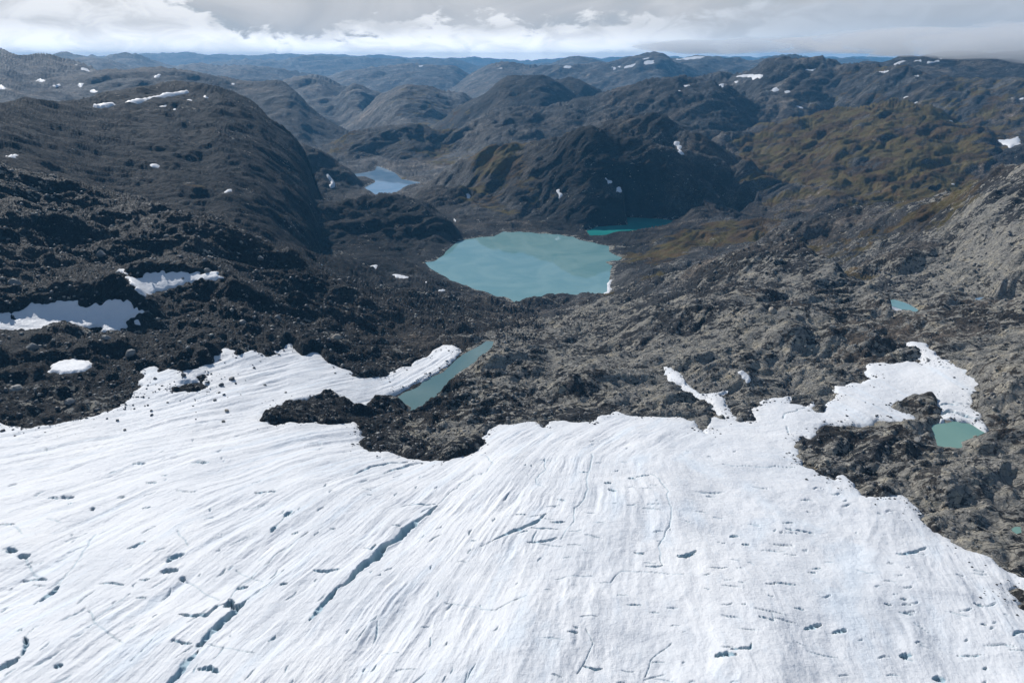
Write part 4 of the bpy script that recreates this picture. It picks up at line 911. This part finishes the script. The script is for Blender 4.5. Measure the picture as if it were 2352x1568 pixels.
# many small slits and dents where the ice stretches
rs = np.random.RandomState(77); LG = np.log(yg)
for k in range(300):
    px_, py_ = rs.uniform(-60, 2400), rs.uniform(1010, 1640)
    w0 = rs.uniform(.25, .8) ** 1.4 * (1.6 if rs.rand() < .12 else 1)
    x0, y0, z0 = cast(px_, py_, BASE, dmax=900); dd0 = math.hypot(x0, y0)
    ux, uy = dirfield(np.array([x0]), np.array([y0])); th = math.atan2(float(uy[0]), float(ux[0]))
    if x0 > 10: th = rs.uniform(-.4, .4)                # slits across the flow on the right
    else: th += rs.uniform(-.35, .35)
    Ln = w0 * rs.uniform(3, 8); w0 *= dd0 / 260; w0 = max(w0 * .5, dd0 * .0016)
    m = (np.abs(xg - F4(x0)) < Ln + 2) & (np.abs(yg - F4(y0)) < Ln + 2)
    if not m.any(): continue
    u = (xg[m] - x0) * math.cos(th) + (yg[m] - y0) * math.sin(th); v2 = -(xg[m] - x0) * math.sin(th) + (yg[m] - y0) * math.cos(th)
    v2 = v2 + .8 * w0 * np.sin(u / Ln * 3 + k) 
    q = (np.abs(u) / Ln) ** 2 + (v2 / w0) ** 2
    prof = 1 - sstep(q, .3, 1.2); ZG[m] -= prof * w0 * rs.uniform(1.0, 2.4); icea[m] = np.maximum(icea[m], prof * .7)
# thickness of the edge over the rock
edge_t = 0.9
ZG += np.sqrt(np.clip(SG / 4, 0, 1)) * edge_t * np.clip(dg / 260, .5, 1.2) - 1.0 * (1 - sstep(SG, -1.0, 1.2)) + 0.2
dirt = np.exp(-((SG) / 10.0) ** 2) * .8 + np.exp(-(((xg + 190) / 90) ** 2 + ((yg - 420) / 70) ** 2)) * .5
flow = np.stack([psi, phi, np.zeros_like(psi)], -1)
kq = np.maximum(np.maximum(SG[:-1, :-1], SG[1:, :-1]), np.maximum(SG[:-1, 1:], SG[1:, 1:])) > -.8
o = mesh_from_grid("glacier", XG, YG, ZG, kq, dict(flow=flow, ice=np.clip(icea, 0, 1), dirt=np.clip(dirt, 0, 1).astype(F4)), M_ICE)
struct(o, "white crevassed glacier filling the foreground with its snow apron")

# coarser land and ice round the camera, beyond the fine meshes
def surround(name, label, mat, lo, hi, want):
    a_ = np.linspace(-math.pi, math.pi, 361); d_ = np.exp(np.linspace(math.log(lo), math.log(hi), 90)); A_, D_ = np.meshgrid(a_, d_, indexing='ij')
    x_, y_ = np.sin(A_) * D_, np.cos(A_) * D_; z_ = lut(H, np.clip(A_, -.99, .99), np.maximum(D_, 63)) * 1.0
    over = (np.abs(A_) < .83) if mat is M_ROCK else (np.abs(A_) < .92) & (D_ > 100)
    z_ = z_ - 1.2 - 2.0 * over + relief(x_.astype(F4), y_.astype(F4), np.maximum(D_, 300).astype(F4)) * .5 * (mat is M_ROCK)
    am, dm = (A_[1:, 1:] + A_[:-1, :-1]) / 2, (D_[1:, 1:] + D_[:-1, :-1]) / 2
    o = mesh_from_grid(name, x_, y_, z_, want(am, dm), {} if mat is M_SNOW else dict(pale=np.full(x_.shape, .5, F4)), mat); struct(o, label)
surround("outer_ice", "continuation of the glacier beyond the frame", M_SNOW, 14, 420, lambda a, d_: ((d_ < 104) & (a < .75)) | ((a < -.86) & (d_ < 330)))
surround("outer_ground", "continuation of the bare rock beyond the frame", M_ROCK, 14, 3000, lambda a, d_: ((a > .73) & ((np.abs(a) > .80) | (d_ < 160))) | ((a < -.80) & (d_ > 300)))
# ------------------------------------------------------------------ boulders
def grid_height(x, y):
    """height of the finished land (or ice) at plan points"""
    a_ = np.arctan2(x, y); d_ = np.hypot(x, y); out = np.empty(len(x)); on = np.zeros(len(x), bool)
    for k in range(len(x)):
        c = int(np.clip(round((a_[k] + 0.90) / (1.80) * (GC - 1)), 0, GC - 1)); r = int(np.clip(np.searchsorted(gd[c], d_[k]), 0, GR - 1))
        if d_[k] < 555 and SG[c, r] > 0.3: out[k] = ZG[c, r]; on[k] = True; continue
        c = int(np.clip(round((a_[k] + 0.82) / (1.64) * (NC - 1)), 0, NC - 1)); r = int(np.clip(np.searchsorted(d[c], d_[k]), 0, NR - 1))
        out[k] = Zt[c, r]
    return out, on
import bmesh
def boulder_shape(seed, sub=2):
    rs = np.random.RandomState(seed); bm = bmesh.new(); bmesh.ops.create_icosphere(bm, subdivisions=sub, radius=1.0)
    pl = [(rs.normal(size=3), rs.uniform(.55, .9)) for _ in range(9)]
    for v_ in bm.verts:
        p = np.array(v_.co)
        for nn, k in pl:
            nn = nn / np.linalg.norm(nn); q = p @ nn
            if q > k: p = p - nn * (q - k)
        p = p * (1 + rs.uniform(-.04, .04)); v_.co = p * np.array([1, .8, .72])
    me = bpy.data.meshes.new("boulder"); bm.to_mesh(me); bm.free(); return me
def boulder_material(name, c0, c1):
    m, t, b = material(name)
    ob = t.node('ShaderNodeTexCoord').outputs['Object']
    n_ = t.noise(ob, 2.2, 8, 0.7)
    t.put(b.inputs['Base Color'], t.ramp(n_, [(0.3, c0), (0.7, c1)])); b.inputs['Roughness'].default_value = .7
    bm = t.node('ShaderNodeBump'); bm.inputs['Strength'].default_value = .7; bm.inputs['Distance'].default_value = .15; t.put(bm.inputs['Height'], n_); t.l.new(bm.outputs[0], b.inputs['Normal'])
    return m
MB = [boulder_material("dark_boulder", (.03, .032, .035), (.12, .12, .12)), boulder_material("grey_boulder", (.10, .098, .09), (.26, .25, .23)), boulder_material("tan_boulder", (.20, .17, .13), (.42, .37, .29))]
SH = [[boulder_shape(50 + k + 10 * j) for k in range(5)] for j in range(3)]
for j in range(3):
    for me in SH[j]: me.materials.append(MB[j])
# on the snow at the left (region 4): x, y, size in crop pixels, tone 0 dark 1 grey 2 tan, label
SB = """1750 967 22 0|1600 1047 44 0|1524 1086 34 0|1825 1085 22 1|1625 1073 18 0|1968 1137 20 1|1508 1135 20 0|1542 1152 20 0|1478 1185 26 1|1562 1262 34 2|1538 1338 30 2|1043 1262 20 1|1045 1292 22 0
926 1248 16 0|1018 1222 16 0|998 1226 12 0|808 1332 26 1|738 1318 14 0|648 1322 10 0|860 1395 22 1|862 1232 14 1|1068 1040 26 1|1272 1060 40 0|1096 1112 14 1|1118 1090 18 0|1186 1135 14 0|1010 1110 14 0|1018 1085 12 0
1070 1132 12 0|1054 1135 12 0|988 1165 18 0|1025 1170 12 0|1455 1007 16 0|1548 1030 10 0|1740 945 10 0|1548 930 10 0|1422 1030 14 0|1436 1070 20 0|1420 1092 12 0|1446 1107 10 0|1568 1172 14 0|1658 1153 12 0|1342 1180 9 0|1345 1192 9 0
1362 1192 8 0|1240 1187 9 0|1388 1193 8 0|1525 1192 8 0|1350 1322 12 0|395 1440 12 0|268 1377 14 1|20 1402 30 0|92 1392 14 0|150 1391 16 0|180 1378 20 0|1350 1270 8 0|1200 1060 12 0|1170 1075 9 0|1255 1035 12 1|1075 1080 10 0|1150 1120 12 0|1690 1048 8 0|1590 1290 9 0|1330 1228 16 0|1880 1190 9 0|1640 1010 9 0"""
NAMED = {(1750, 967): "lone dark boulder high on the snow right of the rock cluster", (1600, 1047): "flat dark slab boulder, largest on the snow right of the rock outcrop", (1524, 1086): "low dark wedge boulder just right of the rock outcrop",
 (1825, 1085): "grey boulder far right of the outcrop on open snow", (1968, 1137): "rightmost grey boulder on the left snow above the rock island", (1478, 1185): "grey round boulder below the rock outcrop on snow",
 (1562, 1262): "tan block boulder, upper of the two tan ones on the snow", (1538, 1338): "tan round boulder, lower of the two tan ones on the snow", (808, 1332): "grey boulder on snow under the left rock point",
 (860, 1395): "lowest grey boulder on the ice below the rock point", (1068, 1040): "grey boulder on snow left of the rock outcrop", (1272, 1060): "long dark slab at the left end of the rock outcrop", (20, 1402): "dark boulder on ice at the left frame edge",
 (395, 1440): "single small dark boulder out on the ripple marked ice", (926, 1248): "small dark boulder on snow nearest the left rock point"}
bn = 0
def place(me, x, y, z, s, rz, lab, grp):
    o = bpy.data.objects.new("boulder", me); coll.objects.link(o); o.location = (x, y, z); o.scale = (s, s, s); o.rotation_euler = (random.uniform(-.3, .3), random.uniform(-.3, .3), rz)
    o['label'] = lab; o['category'] = 'boulder'; o['group'] = grp
    return o
for t_ in SB.replace('\n', '|').split('|'):
    bx, by, bs, tn = [float(q) for q in t_.split()]; (px_, py_), = PX(4, [(bx, by)])
    x_, y_, z_ = cast(px_, py_, BASE, dmax=900)
    # walk onto the real ice surface
    zz, _ = grid_height(np.array([x_]), np.array([y_])); z_ = float(zz[0]); a_, sl_ = ray(px_, py_); dd_ = z_ / sl_; x_, y_ = math.sin(a_) * dd_, math.cos(a_) * dd_
    zz, _ = grid_height(np.array([x_]), np.array([y_])); z_ = float(zz[0])
    s_ = bs * .3336 / 2 / FPX * math.sqrt(dd_ ** 2 + z_ ** 2) * 1.05; tn = int(tn)
    side = "left" if bx < 1200 else "right" if bx > 1420 else "below"
    lab = NAMED.get((int(bx), int(by)))
    if not lab:
        wh = {"left": "on snow left of the rock outcrop", "right": "on snow right of the rock outcrop", "below": "on snow just around the rock outcrop"}[side]
        if bx < 700: wh = "on ice along the foot of the left rock wall"
        lab = ("tiny " if bs < 11 else "small " if bs < 17 else "medium ") + ["dark", "grey", "tan"][tn] + " boulder " + wh
    place(SH[tn][bn % 5], x_, y_, z_ + s_ * .28, s_, random.uniform(0, 6.28), lab, "boulders scattered on the left snow"); bn += 1
groups_ = {}
for o in bpy.data.objects:
    if o.get('group') == "boulders scattered on the left snow": groups_.setdefault(o['label'], []).append(o)
ORD = ["leftmost", "second", "third", "fourth", "fifth", "sixth", "seventh", "eighth", "ninth", "tenth", "eleventh", "twelfth"]
for lab, os_ in groups_.items():
    if len(os_) < 2: continue
    os_.sort(key=lambda o: o.location.x / o.location.y)
    w_ = lab.replace(" boulder ", " boulders ").replace("rock outcrop", "outcrop").replace("just around", "around").replace(" along the foot of the left rock wall", " below the left rock wall")
    for k, o in enumerate(os_):
        o['label'] = ("leftmost of the " if k == 0 else "rightmost of the " if k == len(os_) - 1 else ORD[min(k, 11)] + " from left of the ") + w_
# larger boulders lying in the rubble and gravel (px, py, size px, tone)
LB = """80 820 24 1 light grey boulder above the lowest left snow field|772 785 26 2 pale round boulder at the slope foot left of centre|38 890 32 1 broad grey block at the lower left rock wall|160 925 26 1 grey polished block in the lower left rock wall
386 562 14 1 light block on the upper left rubble slope|598 592 18 1 grey block on the shoulder of the rubble slope|478 628 18 1 round boulder at the edge of the toothed snow field|421 644 9 0 small dark stone on the toothed snow field|302 820 26 1 rounded grey boulder left of the snow apron|250 800 22 1 grey boulder left of the rounded one
232 585 24 1 grey block left on the upper rubble slope|30 640 26 1 grey block at the left edge above the blue snow field|560 760 20 1 grey boulder above the snow apron|640 745 18 1 grey boulder high above the snow apron peak|1770 748 24 2 tall pale rock standing on the gravel mound|1690 760 20 2 pale leaning rock on the gravel mound
1640 650 12 1 small grey boulder near the top of the gravel mound|1905 790 16 1 grey boulder near the blue pool|1835 745 10 2 small pale boulder left of the blue pool|2105 1025 20 1 grey boulder on the shore of the green pond|2207 998 13 0 dark rock standing in the green pond|2240 1003 9 2 small pale rock at the green pond outlet
1700 965 20 1 grey boulder where the gravel meets the right snow field|882 940 8 0 dark stone at the pond end of the snow tongue|935 852 6 0 tiny dark stone on the snow tongue"""
for t_ in LB.replace('\n', '|').split('|'):
    w_ = t_.split(); px_, py_, bs, tn = [float(q) for q in w_[:4]]; x_, y_, z_ = cast(px_, py_, H, dmax=1300); zz, _ = grid_height(np.array([x_]), np.array([y_]))
    s_ = bs / 2 / FPX * math.hypot(math.hypot(x_, y_), z_); place(SH[int(tn)][bn % 5], x_, y_, float(zz[0]) + s_ * .25, s_, random.uniform(0, 6.28), ' '.join(w_[4:]), "large boulders in the rubble"); bn += 1
# countless smaller stones: one mesh
def scatter(name, label, count, region, smin, smax, mat, seed):
    rs = np.random.RandomState(seed); N = count * 6
    a_ = rs.uniform(-.70, .70, N); ld_ = np.exp(rs.uniform(math.log(230), math.log(900), N))
    x_, y_ = np.sin(a_) * ld_, np.cos(a_) * ld_
    c = np.clip(np.round((a_ + 0.82) / 1.64 * (NC - 1)).astype(int), 0, NC - 1)
    r = np.array([np.searchsorted(d[cc], q) for cc, q in zip(c, ld_)]).clip(0, NR - 1)
    ok = (GS[c, r] < -1.0) & (shore[c, r] < .9) & (calm[c, r] > .7) & region(x_, y_, ld_, rs.rand(N), c, r)
    idx = np.where(ok)[0][:count]; x_, y_, c, r, dk = x_[idx], y_[idx], c[idx], r[idx], ld_[idx]; z_ = Zt[c, r]; n_ = len(idx)
    bm = bmesh.new(); bmesh.ops.create_icosphere(bm, subdivisions=1, radius=1.0); bm.verts.ensure_lookup_table()
    bv = np.array([v_.co[:] for v_ in bm.verts]); bf = np.array([[v_.index for v_ in f_.verts] for f_ in bm.faces]); bm.free()
    keepf = bv[bf].mean(1)[:, 2] > -.5; bf = bf[keepf]
    s_ = smin * (smax / smin) ** (rs.rand(n_) ** 2.6) * (0.6 + dk / 900)
    th = rs.uniform(0, 6.28, n_)
    V = bv[None] * (1 + rs.uniform(-.42, .25, (n_, len(bv), 1))) * s_[:, None, None] * np.stack([rs.uniform(.8, 1.3, n_), rs.uniform(.6, 1.0, n_), rs.uniform(.5, .85, n_)], 1)[:, None]
    xx = V[..., 0] * np.cos(th)[:, None] - V[..., 1] * np.sin(th)[:, None]; yy = V[..., 0] * np.sin(th)[:, None] + V[..., 1] * np.cos(th)[:, None]
    V = np.stack([xx + x_[:, None], yy + y_[:, None], V[..., 2] + (z_ + s_ * .15)[:, None]], -1)
    Fc = bf[None] + (np.arange(n_) * len(bv))[:, None, None]
    tone = np.repeat(rs.rand(n_), len(bv)).astype(F4)
    o = mesh_raw(name, V.reshape(-1, 3), Fc.reshape(-1, 3), {'tone': tone}, mat, smooth=False); o['kind'] = 'stuff'; o['label'] = label
    return n_
mst, t, b = material("loose_stone")
tn = t.attr('tone'); cst = t.ramp(tn, [(0.0, (.035, .037, .04)), (0.55, (.085, .085, .085)), (0.8, (.16, .155, .145)), (1.0, (.34, .31, .25))])
cst = t.vmath('MULTIPLY', cst, t.mix(1.0, (0, 0, 0), t.step(t.noise(t.node('ShaderNodeNewGeometry').outputs['Position'], 2.0, 5, .7), .3, .7, .6, 1.4)))
t.put(b.inputs['Base Color'], cst); b.inputs['Roughness'].default_value = .6
print("stones", scatter("rubble_stones", "angular grey stones covering the left rubble slope", 7500, lambda x, y, dd_, r_, c, r: (leftness[c, r] > .3), .30, 1.7, mst, 5),
      scatter("margin_stones", "small dark stones melted out along the glacier edge", 1500, lambda x, y, dd_, r_, c, r: (GS[c, r] > -7), .2, .8, mst, 8),
      scatter("gravel_stones", "loose stones strewn over the gravel and bedrock", 7000, lambda x, y, dd_, r_, c, r: (leftness[c, r] <= .3), .28, 1.5, mst, 6))

# cloud lying on the right hand ridges
def cloud(name, label, blobs_, dens, seed):
    bm = bmesh.new()
    for (px_, py_, dd_, rx, ry, rz) in blobs_:
        a_, sl_ = ray(px_, py_); c_ = np.array([math.sin(a_) * dd_, math.cos(a_) * dd_, float(sl_) * dd_])
        q = bmesh.ops.create_icosphere(bm, subdivisions=4, radius=1.0)
        for v_ in q['verts']:
            p = np.array(v_.co); k_ = 1 + .30 * float(gnoise(p[0] * 2 + px_, p[1] * 2 + p[2] * 1.7, seed)) + .12 * float(gnoise(p[0] * 6, p[1] * 6 + p[2] * 5, seed + 1))
            v_.co = c_ + p * k_ * np.array([rx, ry, rz])
    me = bpy.data.meshes.new(name); bm.to_mesh(me); bm.free()
    m_ = bpy.data.materials.new(name); m_.use_nodes = True; t_ = NT(m_.node_tree)
    o_ = t_.node('ShaderNodeOutputMaterial'); p_ = t_.node('ShaderNodeVolumePrincipled')
    p_.inputs['Color'].default_value = (1, 1, 1, 1); p_.inputs['Density'].default_value = dens; p_.inputs['Anisotropy'].default_value = .2
    t_.l.new(p_.outputs[0], o_.inputs['Volume']); me.materials.append(m_)
    o_ = bpy.data.objects.new(name, me); coll.objects.link(o_); o_['kind'] = 'stuff'; o_['label'] = label
cloud("low_cloud", "grey cloud hanging over the ridges at the upper right",
      [(2250, 96, 4100, 760, 500, 62), (2420, 100, 3900, 600, 450, 78), (2100, 98, 4500, 620, 450, 58), (1640, 108, 6800, 620, 450, 60), (1780, 104, 7000, 560, 450, 64)], .0035, 9)
def ice_stones(count, seed):
    rs = np.random.RandomState(seed); wgt = np.exp(-np.clip(SG, 0, 99) / 3.0) * (SG > .4) * (gnoise(xg / 14, yg / 14, 88) > -.05) * (gd * 1.0)
    wgt[:, :2] = 0; pr = wgt.ravel().astype(np.float64); pr /= pr.sum(); k = rs.choice(pr.size, count, replace=False, p=pr)
    x_, y_, z_ = XG.ravel()[k], YG.ravel()[k], ZG.ravel()[k]; dk = gd.ravel()[k]
    bm = bmesh.new(); bmesh.ops.create_icosphere(bm, subdivisions=1, radius=1.0); bm.verts.ensure_lookup_table()
    bv = np.array([v_.co[:] for v_ in bm.verts]); bf = np.array([[v_.index for v_ in f_.verts] for f_ in bm.faces]); bm.free()
    s_ = .16 * (4.5 ** (rs.rand(count) ** 2.5)) * (.5 + dk / 500)
    V = bv[None] * (1 + rs.uniform(-.28, .22, (count, len(bv), 1))) * s_[:, None, None] * np.stack([rs.uniform(.8, 1.4, count), rs.uniform(.6, 1.0, count), rs.uniform(.5, .85, count)], 1)[:, None]
    V = V + np.stack([x_, y_, z_ + s_ * .2], -1)[:, None]
    Fc = bf[None] + (np.arange(count) * len(bv))[:, None, None]
    o = mesh_raw("debris_on_ice", V.reshape(-1, 3), Fc.reshape(-1, 3), {'tone': np.repeat(rs.rand(count) * .8, len(bv)).astype(F4)}, mst, smooth=False); o['kind'] = 'stuff'; o['label'] = "specks of stone lying on the glacier margin"
ice_stones(1800, 12)
# ------------------------------------------------------------------ haze
HAZE = 1
if HAZE:
    zb, zt_ = float(Zt.min()) - 1.0 - 15, max(float(Zt.max()) + 15, 250)
    hx, hy0, hy1 = 18000.0, -1200.0, 26500.0
    co = [(-hx, hy0, zb), (hx, hy0, zb), (hx, hy1, zb), (-hx, hy1, zb), (-hx, hy0, zt_), (hx, hy0, zt_), (hx, hy1, zt_), (-hx, hy1, zt_)]
    me = bpy.data.meshes.new("haze"); me.from_pydata(co, [], [(0, 3, 2, 1), (4, 5, 6, 7), (0, 1, 5, 4), (1, 2, 6, 5), (2, 3, 7, 6), (3, 0, 4, 7)]); me.update()
    hm = bpy.data.materials.new("haze"); hm.use_nodes = True; t = NT(hm.node_tree)
    out = t.node('ShaderNodeOutputMaterial'); pv = t.node('ShaderNodeVolumePrincipled')
    pv.inputs['Color'].default_value = (.19, .57, 1.0, 1); pv.inputs['Density'].default_value = 5.4e-5; pv.inputs['Anisotropy'].default_value = 0.0
    t.l.new(pv.outputs[0], out.inputs['Volume']); me.materials.append(hm)
    o = bpy.data.objects.new("haze", me); coll.objects.link(o); o['kind'] = 'stuff'; o['label'] = "thin blue mountain haze"
    print("haze", zb, zt_)
print("tris", sum(len(o.data.polygons) * 2 for o in bpy.data.objects if o.type == 'MESH'))
